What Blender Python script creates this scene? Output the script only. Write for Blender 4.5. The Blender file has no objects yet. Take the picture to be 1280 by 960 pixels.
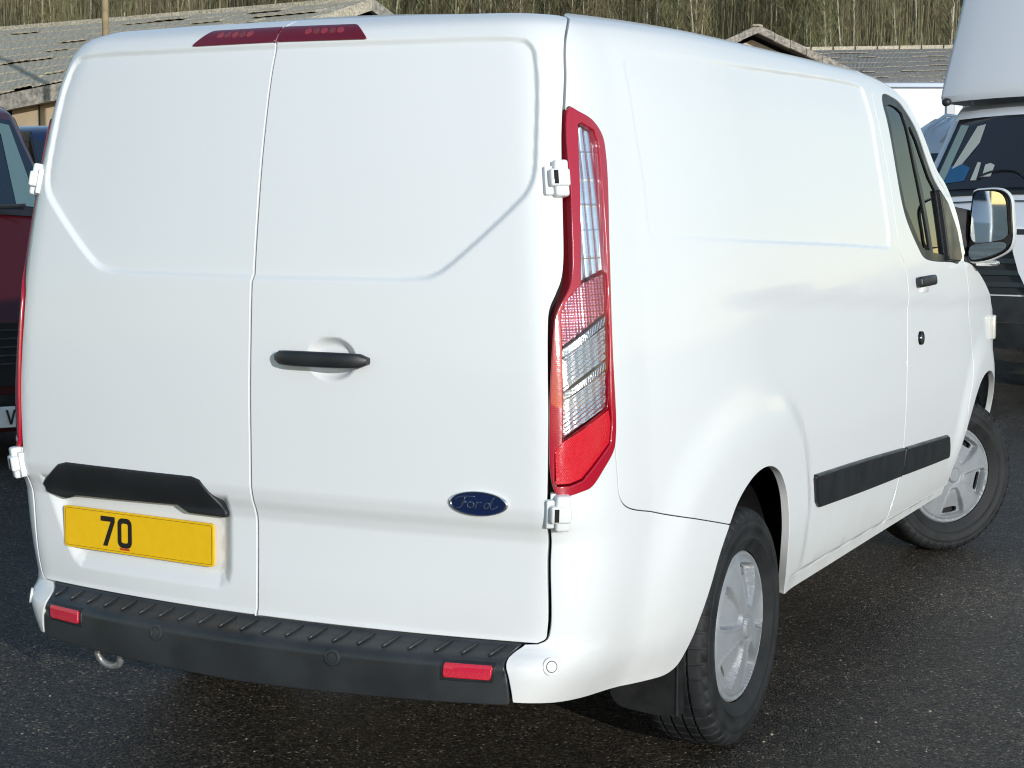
import bpy, bmesh, math, random
import numpy as np
from mathutils import Vector, Matrix
from mathutils.geometry import delaunay_2d_cdt
R_=math.radians
random.seed(7); RNG=np.random.default_rng(7)
SC=bpy.context.scene; COL=SC.collection

# ------------------------------------------------------------------ camera, sky, sun, exposure
cam=bpy.data.cameras.new('camera'); co=bpy.data.objects.new('camera',cam); COL.objects.link(co)
CAM_LOC=Vector((2.5587,-3.6734,1.5752)); yaw,pitch,roll=0.46656,-0.10899,0.00296
Fv=Vector((-math.sin(yaw)*math.cos(pitch),math.cos(yaw)*math.cos(pitch),math.sin(pitch)))
Rv=Vector((math.cos(yaw),math.sin(yaw),0)); Uv=Rv.cross(Fv)
Rr=Rv*math.cos(roll)+Uv*math.sin(roll); Ur=Uv*math.cos(roll)-Rv*math.sin(roll)
co.matrix_world=Matrix(((Rr.x,Ur.x,-Fv.x,CAM_LOC.x),(Rr.y,Ur.y,-Fv.y,CAM_LOC.y),(Rr.z,Ur.z,-Fv.z,CAM_LOC.z),(0,0,0,1)))
cam.sensor_width=36; cam.lens=2175.5/1280*36; cam.clip_start=.05; cam.clip_end=2000
SC.camera=co
SUN_AZ=Vector((.79,-.61,0)).normalized(); SUN_EL=R_(12.5)
w=bpy.data.worlds.new('World'); SC.world=w; w.use_nodes=True
nt=w.node_tree; sky=nt.nodes.new('ShaderNodeTexSky'); sky.sky_type='NISHITA'; sky.sun_disc=False
sky.sun_elevation=SUN_EL; sky.sun_rotation=math.atan2(SUN_AZ.x,SUN_AZ.y); sky.air_density=1.0; sky.dust_density=.12; sky.ozone_density=1.0
nt.nodes['Background'].inputs[1].default_value=.15
nt.links.new(sky.outputs[0],nt.nodes['Background'].inputs[0])
sl=bpy.data.lights.new('sun','SUN'); sl.energy=2.65; sl.angle=R_(.53); sl.color=(1,.995,.985)
so=bpy.data.objects.new('sun',sl); COL.objects.link(so)
sd=-(SUN_AZ*math.cos(SUN_EL)+Vector((0,0,math.sin(SUN_EL))))
so.rotation_euler=sd.to_track_quat('-Z','Y').to_euler(); so.location=(30,-15,20)
vs=SC.view_settings; vs.view_transform='Standard'; vs.look='None'; vs.exposure=.24; vs.gamma=1; vs.use_curve_mapping=False
SC.cycles.filter_width=1.1; SC.cycles.max_bounces=8; SC.cycles.transparent_max_bounces=12

# ------------------------------------------------------------------ helpers
def link(o,parent=None):
    COL.objects.link(o)
    if parent is not None: o.parent=parent
    return o
def tag(o,label=None,cat=None,group=None,kind=None):
    if label: o['label']=label
    if cat: o['category']=cat
    if group: o['group']=group
    if kind: o['kind']=kind
    return o
def empty(name,loc=(0,0,0),rz=0,label=None,cat=None,group=None):
    o=bpy.data.objects.new(name,None); o.empty_display_size=.2; link(o); o.location=loc; o.rotation_euler=(0,0,rz)
    return tag(o,label,cat,group)
def from_mesh(name,me,mat,parent=None):
    if mat is not None and not me.materials:
        for m in (mat if isinstance(mat,(list,tuple)) else [mat]): me.materials.append(m)
    o=bpy.data.objects.new(name,me); return link(o,parent)
def build(name,bm,mat,parent=None,smooth=False,loc=None):
    me=bpy.data.meshes.new(name); bm.to_mesh(me); bm.free()
    if smooth: me.polygons.foreach_set('use_smooth',[True]*len(me.polygons))
    o=from_mesh(name,me,mat,parent)
    if loc is not None: o.location=loc
    return o
def pyd(name,v,f,mat,parent=None,smooth=False):
    me=bpy.data.meshes.new(name); me.from_pydata([tuple(map(float,p)) for p in v],[],[tuple(int(i) for i in q) for q in f])
    if smooth: me.polygons.foreach_set('use_smooth',[True]*len(me.polygons))
    return from_mesh(name,me,mat,parent)
def autosmooth(o,ang=35):
    me=o.data; me.polygons.foreach_set('use_smooth',[True]*len(me.polygons))
    me.set_sharp_from_angle(angle=R_(ang)); return o
def add_box(bm,c,s,rot=None,bevel=0,seg=2):
    r=bmesh.ops.create_cube(bm,size=1); vs_=r['verts']
    bmesh.ops.scale(bm,vec=s,verts=vs_)
    if bevel:
        es=list({e for v in vs_ for e in v.link_edges})
        rb=bmesh.ops.bevel(bm,geom=es,offset=bevel,segments=seg,profile=.5,affect='EDGES')
        vs_=list({v for f in rb['faces'] for v in f.verts}|{v for v in vs_ if v.is_valid})
    M=Matrix.Translation(c)@(rot.to_4x4() if rot is not None else Matrix.Identity(4))
    bmesh.ops.transform(bm,matrix=M,verts=vs_); return vs_
def add_cyl(bm,p0,p1,r0,r1=None,seg=12,caps=True):
    r1=r0 if r1 is None else r1; p0=Vector(p0); p1=Vector(p1); d=p1-p0
    q=d.to_track_quat('Z','Y')
    r=bmesh.ops.create_cone(bm,cap_ends=caps,segments=seg,radius1=r0,radius2=r1,depth=d.length)
    bmesh.ops.transform(bm,matrix=Matrix.Translation((p0+p1)/2)@q.to_matrix().to_4x4(),verts=r['verts']); return r['verts']
def add_prism(bm,pts,vec):
    """extrude a 3-D polygon along vec"""
    vec=Vector(vec); a=[bm.verts.new(Vector(p)) for p in pts]; b=[bm.verts.new(Vector(p)+vec) for p in pts]
    n=len(pts); fs=[bm.faces.new(a),bm.faces.new(list(reversed(b)))]
    for i in range(n): fs.append(bm.faces.new([a[i],b[i],b[(i+1)%n],a[(i+1)%n]]))
    bmesh.ops.recalc_face_normals(bm,faces=fs); return a+b
def add_tube(bm,pts,r,seg=8):
    pts=[Vector(p) for p in pts]; rings=[]
    for i,p in enumerate(pts):
        t=(pts[min(i+1,len(pts)-1)]-pts[max(i-1,0)]).normalized()
        q=t.to_track_quat('Z','Y').to_matrix(); rr=r[i] if isinstance(r,(list,tuple)) else r
        rings.append([bm.verts.new(p+q@Vector((math.cos(a)*rr,math.sin(a)*rr,0))) for a in [2*math.pi*k/seg for k in range(seg)]])
    for A,B in zip(rings[:-1],rings[1:]):
        best=min(range(seg),key=lambda s:sum((A[k].co-B[(k+s)%seg].co).length_squared for k in range(seg)))
        for k in range(seg): bm.faces.new([A[k],A[(k+1)%seg],B[(k+1+best)%seg],B[(k+best)%seg]])
    bm.faces.new(list(reversed(rings[0]))); bm.faces.new(rings[-1])
def lathe(bm,prof,axis_pt,ax,seg=64,closed=False):
    """prof: (radius, along-axis) pairs"""
    ax=Vector(ax).normalized(); q=ax.to_track_quat('Z','Y').to_matrix(); o=Vector(axis_pt); rings=[]
    for r,h in prof:
        rings.append([bm.verts.new(o+q@Vector((r*math.cos(2*math.pi*k/seg),r*math.sin(2*math.pi*k/seg),h))) for k in range(seg)])
    L=len(rings)
    for i in range(L if closed else L-1):
        A,B=rings[i],rings[(i+1)%L]
        for k in range(seg): bm.faces.new([A[k],A[(k+1)%seg],B[(k+1)%seg],B[k]])
    bmesh.ops.recalc_face_normals(bm,faces=bm.faces[:])

# ------------------------------------------------------------------ materials
def nn(nt,t,**kw):
    n=nt.nodes.new(t)
    for k,v in kw.items(): setattr(n,k,v)
    return n
def mat(name,col,rough=.5,metal=0,coat=0,spec=.5,noise=None,bump=None,coat_rough=.03):
    m=bpy.data.materials.new(name); m.use_nodes=True; nt=m.node_tree; b=nt.nodes['Principled BSDF']
    b.inputs['Base Color'].default_value=(*col,1); b.inputs['Roughness'].default_value=rough; b.inputs['Metallic'].default_value=metal
    b.inputs['Coat Weight'].default_value=coat; b.inputs['Coat Roughness'].default_value=coat_rough; b.inputs['Specular IOR Level'].default_value=spec
    tc=nn(nt,'ShaderNodeTexCoord')
    if noise:  # (scale, amount, [detail])
        sc,am=noise[:2]; n=nn(nt,'ShaderNodeTexNoise'); n.inputs['Scale'].default_value=sc; n.inputs['Detail'].default_value=6
        nt.links.new(tc.outputs['Object'],n.inputs['Vector'])
        mx=nn(nt,'ShaderNodeMixRGB'); mx.blend_type='MULTIPLY'; mx.inputs[0].default_value=1
        mr=nn(nt,'ShaderNodeMapRange'); mr.inputs[1].default_value=.3; mr.inputs[2].default_value=.7; mr.inputs[3].default_value=1-am; mr.inputs[4].default_value=1+am
        nt.links.new(n.outputs['Fac'],mr.inputs[0]); mx.inputs[1].default_value=(*col,1); nt.links.new(mr.outputs[0],mx.inputs[2]); nt.links.new(mx.outputs[0],b.inputs['Base Color'])
        ra=nn(nt,'ShaderNodeMapRange'); ra.inputs[1].default_value=.3; ra.inputs[2].default_value=.7; ra.inputs[3].default_value=max(0,rough-.08); ra.inputs[4].default_value=min(1,rough+.08)
        nt.links.new(n.outputs['Fac'],ra.inputs[0]); nt.links.new(ra.outputs[0],b.inputs['Roughness'])
    if bump:   # (scale, strength, distance)
        n2=nn(nt,'ShaderNodeTexNoise'); n2.inputs['Scale'].default_value=bump[0]; n2.inputs['Detail'].default_value=4
        nt.links.new(tc.outputs['Object'],n2.inputs['Vector'])
        bp=nn(nt,'ShaderNodeBump'); bp.inputs['Strength'].default_value=bump[1]; bp.inputs['Distance'].default_value=bump[2]
        nt.links.new(n2.outputs['Fac'],bp.inputs['Height']); nt.links.new(bp.outputs[0],b.inputs['Normal'])
    return m
def white_paint(name,col=(.785,.80,.80),dirt=True):
    m=mat(name,col,.45,0,.5,.35); nt=m.node_tree; b=nt.nodes['Principled BSDF']; tc=nt.nodes.get('Texture Coordinate')
    # faint orange peel in the lacquer, road film low down on the body
    n=nn(nt,'ShaderNodeTexNoise'); n.inputs['Scale'].default_value=160; n.inputs['Detail'].default_value=2; nt.links.new(tc.outputs['Object'],n.inputs['Vector'])
    bp=nn(nt,'ShaderNodeBump'); bp.inputs['Strength'].default_value=.035; bp.inputs['Distance'].default_value=.001
    nt.links.new(n.outputs['Fac'],bp.inputs['Height']); nt.links.new(bp.outputs[0],b.inputs['Coat Normal'])
    if dirt:
        sx=nn(nt,'ShaderNodeSeparateXYZ'); nt.links.new(tc.outputs['Object'],sx.inputs[0])
        n2=nn(nt,'ShaderNodeTexNoise'); n2.inputs['Scale'].default_value=9; n2.inputs['Detail'].default_value=8; nt.links.new(tc.outputs['Object'],n2.inputs['Vector'])
        mr=nn(nt,'ShaderNodeMapRange'); mr.inputs[1].default_value=.62; mr.inputs[2].default_value=.30; mr.inputs[3].default_value=0; mr.inputs[4].default_value=.55
        nt.links.new(sx.outputs[2],mr.inputs[0])
        mu=nn(nt,'ShaderNodeMath',operation='MULTIPLY'); nt.links.new(mr.outputs[0],mu.inputs[0]); nt.links.new(n2.outputs['Fac'],mu.inputs[1])
        mx=nn(nt,'ShaderNodeMixRGB'); mx.inputs[1].default_value=(*col,1); mx.inputs[2].default_value=(.55,.50,.44,1)
        nt.links.new(mu.outputs[0],mx.inputs[0]); nt.links.new(mx.outputs[0],b.inputs['Base Color'])
        n3=nn(nt,'ShaderNodeTexNoise'); n3.inputs['Scale'].default_value=3; n3.inputs['Detail'].default_value=6; nt.links.new(tc.outputs['Object'],n3.inputs['Vector'])
        cr=nn(nt,'ShaderNodeMapRange'); cr.inputs[1].default_value=.35; cr.inputs[2].default_value=.7; cr.inputs[3].default_value=.05; cr.inputs[4].default_value=.15
        nt.links.new(n3.outputs['Fac'],cr.inputs[0]); nt.links.new(cr.outputs[0],b.inputs['Coat Roughness'])
    return m
def glass_mat(name,tint=(.75,.85,.85),refl=1.0,rough=.0):
    m=bpy.data.materials.new(name); m.use_nodes=True; nt=m.node_tree; nt.nodes.remove(nt.nodes['Principled BSDF'])
    out=nt.nodes['Material Output']; tr=nn(nt,'ShaderNodeBsdfTransparent'); tr.inputs[0].default_value=(*tint,1)
    gl=nn(nt,'ShaderNodeBsdfGlossy'); gl.inputs['Roughness'].default_value=rough; fr=nn(nt,'ShaderNodeFresnel'); fr.inputs[0].default_value=1.52
    mu=nn(nt,'ShaderNodeMath',operation='MULTIPLY'); mu.inputs[1].default_value=refl; mu.use_clamp=True
    nt.links.new(fr.outputs[0],mu.inputs[0]); mx=nn(nt,'ShaderNodeMixShader'); nt.links.new(mu.outputs[0],mx.inputs[0]); nt.links.new(tr.outputs[0],mx.inputs[1]); nt.links.new(gl.outputs[0],mx.inputs[2]); nt.links.new(mx.outputs[0],out.inputs[0])
    return m
def lens_mat(name,col,rough=.12,sparkle=.0,metal=0.,ribs=None,ribaxis='Z',strength=.5):
    """moulded lens: coat on top, fine prismatic ribs below it"""
    m=mat(name,col,rough,metal,1.0,.6); nt=m.node_tree; b=nt.nodes['Principled BSDF']; tc=nt.nodes.get('Texture Coordinate')
    b.inputs['Coat Roughness'].default_value=.02
    if ribs:
        wv=nn(nt,'ShaderNodeTexWave'); wv.wave_type='BANDS'; wv.bands_direction=ribaxis; wv.inputs['Scale'].default_value=ribs; wv.inputs['Distortion'].default_value=.3; wv.inputs['Detail'].default_value=1
        nt.links.new(tc.outputs['Object'],wv.inputs['Vector'])
        bp=nn(nt,'ShaderNodeBump'); bp.inputs['Strength'].default_value=strength; bp.inputs['Distance'].default_value=.004
        nt.links.new(wv.outputs['Fac'],bp.inputs['Height'])
        vo=nn(nt,'ShaderNodeTexVoronoi'); vo.inputs['Scale'].default_value=140; nt.links.new(tc.outputs['Object'],vo.inputs['Vector'])
        bp2=nn(nt,'ShaderNodeBump'); bp2.inputs['Strength'].default_value=strength*.6; bp2.inputs['Distance'].default_value=.003
        nt.links.new(vo.outputs['Distance'],bp2.inputs['Height']); nt.links.new(bp.outputs[0],bp2.inputs['Normal']); nt.links.new(bp2.outputs[0],b.inputs['Normal'])
    return m
M={}
M['white']=white_paint('white_paint')
M['black_plastic']=mat('black_plastic',(.026,.029,.031),.40,0,0,.65,noise=(6,.30),bump=(900,.12,.0006))
M['black_trim']=mat('black_trim',(.016,.018,.02),.42,0,0,.5,noise=(10,.2),bump=(700,.1,.0005))
M['gloss_black']=mat('gloss_black',(.008,.008,.009),.15,0,.5)
M['cavity']=mat('cavity',(.012,.012,.012),.9)
M['rubber']=mat('rubber',(.016,.017,.018),.66,0,0,.35,noise=(11,.55),bump=(260,.35,.0015))
M['flap']=mat('flap_rubber',(.012,.012,.013),.6,0,0,.4,noise=(18,.35),bump=(300,.2,.001))
M['cover']=mat('wheel_cover_silver',(.26,.275,.29),.50,.12,.0,.5,noise=(20,.06),coat_rough=.2)
M['steel']=mat('dark_steel',(.06,.06,.062),.5,.7,noise=(20,.3))
M['grey_steel']=mat('tow_eye_steel',(.33,.34,.34),.45,.6,noise=(40,.3))
M['chrome']=mat('chrome',(.75,.77,.8),.08,1)
M['yellow']=mat('plate_yellow',(.93,.55,.008),.38,0,.35,.4,noise=(40,.03))
M['plate_white']=mat('plate_white',(.75,.75,.75),.4,0,.4)
M['ink']=mat('plate_ink',(.012,.009,.008),.5,0,.3)
M['tinyred']=mat('plate_mark_red',(.6,.05,.02),.5)
M['red_frame']=lens_mat('lamp_red',(.42,.004,.022),.10,ribs=70,ribaxis='Z',strength=.05)
M['red_bright']=lens_mat('lamp_red_ribbed',(.78,.008,.022),.16,ribs=95,ribaxis='DIAGONAL',strength=.55)
M['red_dark']=lens_mat('lamp_red_dark',(.14,.002,.012),.10)
M['clear_strip']=lens_mat('lamp_clear_strip',(.78,.81,.85),.14,metal=.85)
M['lamp_cover']=glass_mat('lamp_clear_cover',(.93,.94,.96),1.2)
M['headlamp']=lens_mat('headlamp_lens',(.62,.60,.54),.2,metal=.2)
M['clear_rib']=lens_mat('lamp_clear_ribbed',(.82,.80,.80),.16,metal=.85)
M['pink_rib']=lens_mat('lamp_tinted_ribbed',(.74,.26,.32),.18,metal=.75)
M['silver_bar']=lens_mat('lamp_silver_bar',(.55,.60,.66),.2,metal=.8,ribs=130,ribaxis='X',strength=.4)
M['reflector']=lens_mat('reflector_red',(.62,.006,.035),.12,ribs=220,ribaxis='DIAGONAL',strength=.25)
M['ford_blue']=mat('badge_blue',(.004,.013,.06),.15,0,1)
M['badge_script']=mat('badge_script',(.075,.10,.17),.3,.6,.4)
M['glass']=glass_mat('cab_glass',(.22,.31,.33),1.0)
M['windscreen']=glass_mat('windscreen_glass',(.45,.56,.58),1.3)
M['mirror']=mat('mirror_glass',(.80,.86,.88),.015,1)
M['interior']=mat('cab_interior',(.035,.036,.04),.75,noise=(8,.2))
M['seat']=mat('seat_cloth',(.05,.052,.06),.9,noise=(60,.3))
M['paper']=mat('paper',(.7,.7,.68),.8)
M['red_glow']=lens_mat('led_lens_red',(.44,.012,.03),.15,ribs=200,ribaxis='DIAGONAL',strength=.6)
M['red_mid']=lens_mat('led_lens_dim',(.27,.006,.02),.15,ribs=200,ribaxis='DIAGONAL',strength=.6)
# ------------------------------------------------------------------ the van's body surface (u runs round the body, v up it)
def pch(xs, ys):
    xs=np.array(xs,float); ys=np.array(ys,float)
    h=np.diff(xs); d=np.diff(ys)/h
    m=np.zeros(len(xs)); m[0]=d[0]; m[-1]=d[-1]
    for i in range(1,len(xs)-1):
        if d[i-1]*d[i]>0:
            w1=2*h[i]+h[i-1]; w2=h[i]+2*h[i-1]
            m[i]=(w1+w2)/(w1/d[i-1]+w2/d[i])
    def f(x):
        x=np.asarray(x,float); i=np.clip(np.searchsorted(xs,x)-1,0,len(xs)-2)
        t=(x-xs[i])/h[i]; lo=x<xs[0]; hi=x>xs[-1]
        tc=np.clip(t,0,1)
        r=((1+2*tc)*(1-tc)**2*ys[i]+tc*(1-tc)**2*h[i]*m[i]+tc*tc*(3-2*tc)*ys[i+1]+tc*tc*(tc-1)*h[i]*m[i+1])
        return r+np.where(lo,(x-xs[0])*m[0],0)+np.where(hi,(x-xs[-1])*m[-1],0)
    return f
# v: parameter up the body.  v==z up to 1.90, then it runs over the roof edge
PZ=pch([0,1.90,1.96,2.02,2.08,2.14,2.20,2.30,2.60],[0,1.90,1.960,2.009,2.033,2.046,2.056,2.068,2.095])
PX=pch([.15,.25,.33,.42,.5,.7,.85,1.0,1.15,1.3,1.5,1.7,1.85,1.90,1.96,2.02,2.08,2.14,2.20,2.30,2.60],
       [.90,.912,.925,.948,.962,.984,.990,.988,.978,.963,.938,.906,.880,.865,.844,.808,.752,.694,.635,.536,.238])
PY=pch([.2,.36,.425,.445,.462,.475,.490,.51,.54,.74,.765,.80,.835,1.0,1.3,1.6,1.8,1.90,1.96,2.02,2.08,2.14,2.20,2.30,2.60],
       [-.10,-.128,-.130,-.127,-.110,-.080,-.055,-.046,-.045,-.040,-.046,-.061,-.068,-.068,-.057,-.022,.016,.042,.064,.098,.148,.205,.264,.364,.664])
PK=pch([.2,.45,.5,.75,1.0,1.6,2.0,2.6],[.17,.17,.125,.088,.080,.098,.11,.11])
YB=.34
def taper(y):
    r=-.065*np.clip((1.1-y)/.8,0,1)**2
    t=np.clip(y-3.55,0,None)
    return r-.045*t**2-.09*np.clip(y-4.3,0,None)**2*3
def base(u,v):
    u=np.asarray(u,float); v=np.asarray(v,float); s=np.where(u<0,-1.,1.); a=np.abs(u)
    hx=PX(v); y0=PY(v); k=PK(v); z=PZ(v)
    hb=hx+taper(YB); xa=hb-.160
    # rear
    xr=a/.8*xa; yr=y0+k*xr**2
    # corner
    t=np.clip((a-.8)/.4,0,1)
    p0x,p0y=xa,y0+k*xa**2; sl=2*k*xa
    p3x,p3y=hb,YB+0*hb; tg=.065*2/.8*(1.1-YB)/.8
    L=.135
    p1x,p1y=p0x+L,p0y+L*sl
    hh=np.minimum(.17,.6*np.maximum(YB-p0y,.01)); p2x,p2y=p3x-hh*.7*tg,p3y-hh
    b0,b1,b2,b3=(1-t)**3,3*t*(1-t)**2,3*t*t*(1-t),t**3
    xc=b0*p0x+b1*p1x+b2*p2x+b3*p3x; yc=b0*p0y+b1*p1y+b2*p2y+b3*p3y
    # side
    ys=YB+(a-1.2); xs=hx+taper(ys)
    x=np.where(a<.8,xr,np.where(a<1.2,xc,xs)); y=np.where(a<.8,yr,np.where(a<1.2,yc,ys))
    z=z-.11*np.clip((v-1.80)/.2,0,1)**1.5*np.clip((y-2.6)/.95,0,1.3)**2
    x=x-.065*np.clip((.44-v)/.17,0,1.3)**1.6*np.clip((.75-y)/.75,0,1)**1.0*np.clip((x-.55)/.35,0,1)
    q=np.clip((v-1.88)/.2,0,1); z=z-(.026*np.clip((1.4-y)/1.4,0,1)**2)*q*q*(3-2*q)
    return np.stack([x*s,y,z+0*x],-1)
def bnormal(u,v,h=1e-4):
    du=base(u+h,v)-base(u-h,v); dv=base(u,np.asarray(v)+h)-base(u,np.asarray(v)-h)
    n=np.cross(du,dv); return n/np.linalg.norm(n,axis=-1,keepdims=True)

def sstep(x,a,b):
    t=np.clip((x-a)/(b-a),0,1); return t*t*(3-2*t)
def sd_poly(P,poly):
    P=np.asarray(P,float); A=np.asarray(poly,float); B=np.roll(A,-1,0)
    out=np.full(len(P),1e9); ins=np.zeros(len(P),bool)
    for a,b in zip(A,B):
        e=b-a; w_=P-a; t=np.clip((w_@e)/(e@e+1e-12),0,1); d=w_-t[:,None]*e; out=np.minimum(out,(d**2).sum(1))
        c=((a[1]<=P[:,1])&(b[1]>P[:,1]))|((b[1]<=P[:,1])&(a[1]>P[:,1]))
        with np.errstate(divide='ignore',invalid='ignore'):
            xi=a[0]+(P[:,1]-a[1])/(b[1]-a[1] if b[1]!=a[1] else 1e-12)*(b[0]-a[0])
        ins^=c&(P[:,0]<xi)
    d=np.sqrt(out); return np.where(ins,-d,d)
def cr(pts,step=.012,closed=False):
    """centripetal Catmull-Rom resample"""
    p=[np.array(q,float) for q in pts]; n=len(p)
    if closed: q=[p[-1]]+p+[p[0],p[1]]; segs=n
    else: q=[2*p[0]-p[1]]+p+[2*p[-1]-p[-2]]; segs=n-1
    out=[]
    for i in range(segs):
        a,b,c,d=q[i:i+4]; t1=max(np.linalg.norm(b-a)**.5,1e-3); t2=t1+max(np.linalg.norm(c-b)**.5,1e-3); t3=t2+max(np.linalg.norm(d-c)**.5,1e-3)
        k=max(1,int(math.ceil(np.linalg.norm(c-b)/step)))
        for j in range(k):
            t=t1+(t2-t1)*j/k
            A1=(t1-t)/t1*a+t/t1*b; A2=(t2-t)/(t2-t1)*b+(t-t1)/(t2-t1)*c; A3=(t3-t)/(t3-t2)*c+(t-t2)/(t3-t2)*d
            B1=(t2-t)/t2*A1+t/t2*A2; B2=(t3-t)/(t3-t1)*A2+(t-t1)/(t3-t1)*A3
            out.append((t2-t)/(t2-t1)*B1+(t-t1)/(t2-t1)*B2)
    if not closed: out.append(p[-1])
    return [tuple(x) for x in out]
def lin(pts,step=.02): 
    out=[]
    for a,b in zip(pts[:-1],pts[1:]):
        a=np.array(a,float); b=np.array(b,float); k=max(1,int(math.ceil(np.linalg.norm(b-a)/step)))
        out+=[tuple(a+(b-a)*j/k) for j in range(k)]
    return out+[tuple(pts[-1])]
def mir(poly): return [(-u,v) for u,v in poly][::-1]
def area(p):
    p=np.asarray(p); q=np.roll(p,-1,0); return .5*(p[:,0]*q[:,1]-p[:,1]*q[:,0]).sum()
def dedupe(p,eps=2e-4):
    out=[]
    for q in p:
        if not out or math.hypot(q[0]-out[-1][0],q[1]-out[-1][1])>eps: out.append(q)
    if math.hypot(out[0][0]-out[-1][0],out[0][1]-out[-1][1])<=eps: out.pop()
    return out
def inset(p,g):
    """CCW polygon moved inward by g (CW: outward of the hole)"""
    P=np.asarray(p,float); a=P-np.roll(P,1,0); b=np.roll(P,-1,0)-P
    a/=np.linalg.norm(a,axis=1)[:,None]+1e-12; b/=np.linalg.norm(b,axis=1)[:,None]+1e-12
    na=np.stack([-a[:,1],a[:,0]],1); nb=np.stack([-b[:,1],b[:,0]],1); m=na+nb; l=(m*m).sum(1)/2
    m=m/np.clip(l,.35,None)[:,None]
    return [tuple(q) for q in P+m*g]

# traced outlines (u, v)
REC=[(.004,1.956),(.459,1.956),(.823,1.953),(.862,1.944),(.881,1.918),(.879,1.882),(.852,1.63),(.839,1.598),(.818,1.57),(.784,1.541),(.598,1.402),(.563,1.382),(.517,1.370),(.268,1.365),(.004,1.363)]
REC_P=[(-1.0,1.956)]+cr(REC,.02)+[(-1.0,1.363)]
DOOR_E=[(1.13,2.05),(1.067,2.003),(1.015,1.947),(.964,1.768),(.938,1.56),(.925,1.411),(.914,1.37),(.894,1.336),(.875,1.303),(.866,1.243),(.849,.884),(.840,.705),(.856,.535),(.850,.506),(.827,.494)]
LAMP=[(.974,1.778),(1.016,1.771),(1.074,1.75),(1.106,1.715),(1.110,1.667),(1.081,1.464),(1.058,1.216),(1.052,.994),(1.045,.962),(1.005,.916),(.967,.880),(.941,.872),(.862,.871),(.874,1.271),(.886,1.303),(.923,1.354),(.934,1.382),(.951,1.56)]
BSEAM=[(1.052,.985),(1.063,.885),(1.069,.845),(1.095,.814),(1.225,.774),(1.421,.729),(1.627,.681)]
BLOW=[(.828,.358),(.894,.352),(.974,.342),(1.093,.329),(1.301,.315),(1.422,.313),(1.464,.332),(1.512,.445)]
ARCH=[(1.512,.445),(1.545,.517),(1.581,.61),(1.627,.681),(1.672,.734),(1.75,.78),(1.834,.802),(1.921,.800),(2.006,.771),(2.08,.708),(2.126,.633),(2.195,.497),(2.311,.341)]
DGAP=[(3.519,2.006),(3.441,1.9),(3.45,1.809),(3.482,1.657),(3.524,1.376),(3.585,1.306),(3.60,1.202),(3.576,1.056),(3.552,.91),(3.542,.793),(3.556,.623),(3.553,.522),(3.502,.372)]
DTOP=[(3.519,2.006),(3.695,2.005),(3.842,2.000),(3.925,1.972),(3.981,1.922),(4.034,1.845),(4.237,1.65),(4.36,1.59),(4.50,1.46),(4.57,1.32)]
DFRONT=[(4.57,1.30),(4.60,1.24),(4.619,1.171),(4.635,1.042),(4.685,.956),(4.700,.873),(4.658,.781),(4.60,.695),(4.605,.572)]
FARCH=[(4.493,.335),(4.526,.42),(4.605,.565),(4.729,.697),(4.85,.765),(5.0,.792),(5.15,.78),(5.29,.72),(5.41,.60),(5.47,.46),(5.49,.335)]
SPAN=[(1.267,1.60),(1.265,1.895),(1.287,1.917),(1.322,1.930),(2.072,1.944),(3.28,1.960),(3.355,1.948),(3.366,1.882),(3.375,1.727),(3.389,1.585),(3.398,1.42),(3.385,1.393),(3.35,1.386),(3.2,1.392),(2.759,1.411),(2.032,1.437),(1.375,1.464),(1.27,1.47)]
FLARE=[(1.13,.60),(1.225,.776),(1.342,.905),(1.501,1.002),(1.658,1.042),(1.869,1.045),(2.06,1.005),(2.221,.912),(2.31,.803),(2.37,.66),(2.42,.45),(2.45,.1),(1.1,.1)]
SPAN_P=cr(SPAN,.03,True); FLARE_P=cr(FLARE,.04,True)
PREC=[(-.772,.772),(-.700,.60),(-.682,.570),(-.655,.553),(-.13,.553),(-.098,.568),(-.088,.60),(-.086,.80),(-.772,.80)]
SILL_U=[2.1,2.262,2.786,3.495,3.505,4.0,4.7]; SILL_V=[.397,.395,.386,.371,.370,.360,.350]
CR_U=[1.2,1.478,1.991,2.711,3.595,4.3,5.0]; CR_V=[1.34,1.326,1.298,1.255,1.197,1.16,1.13]
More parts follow.
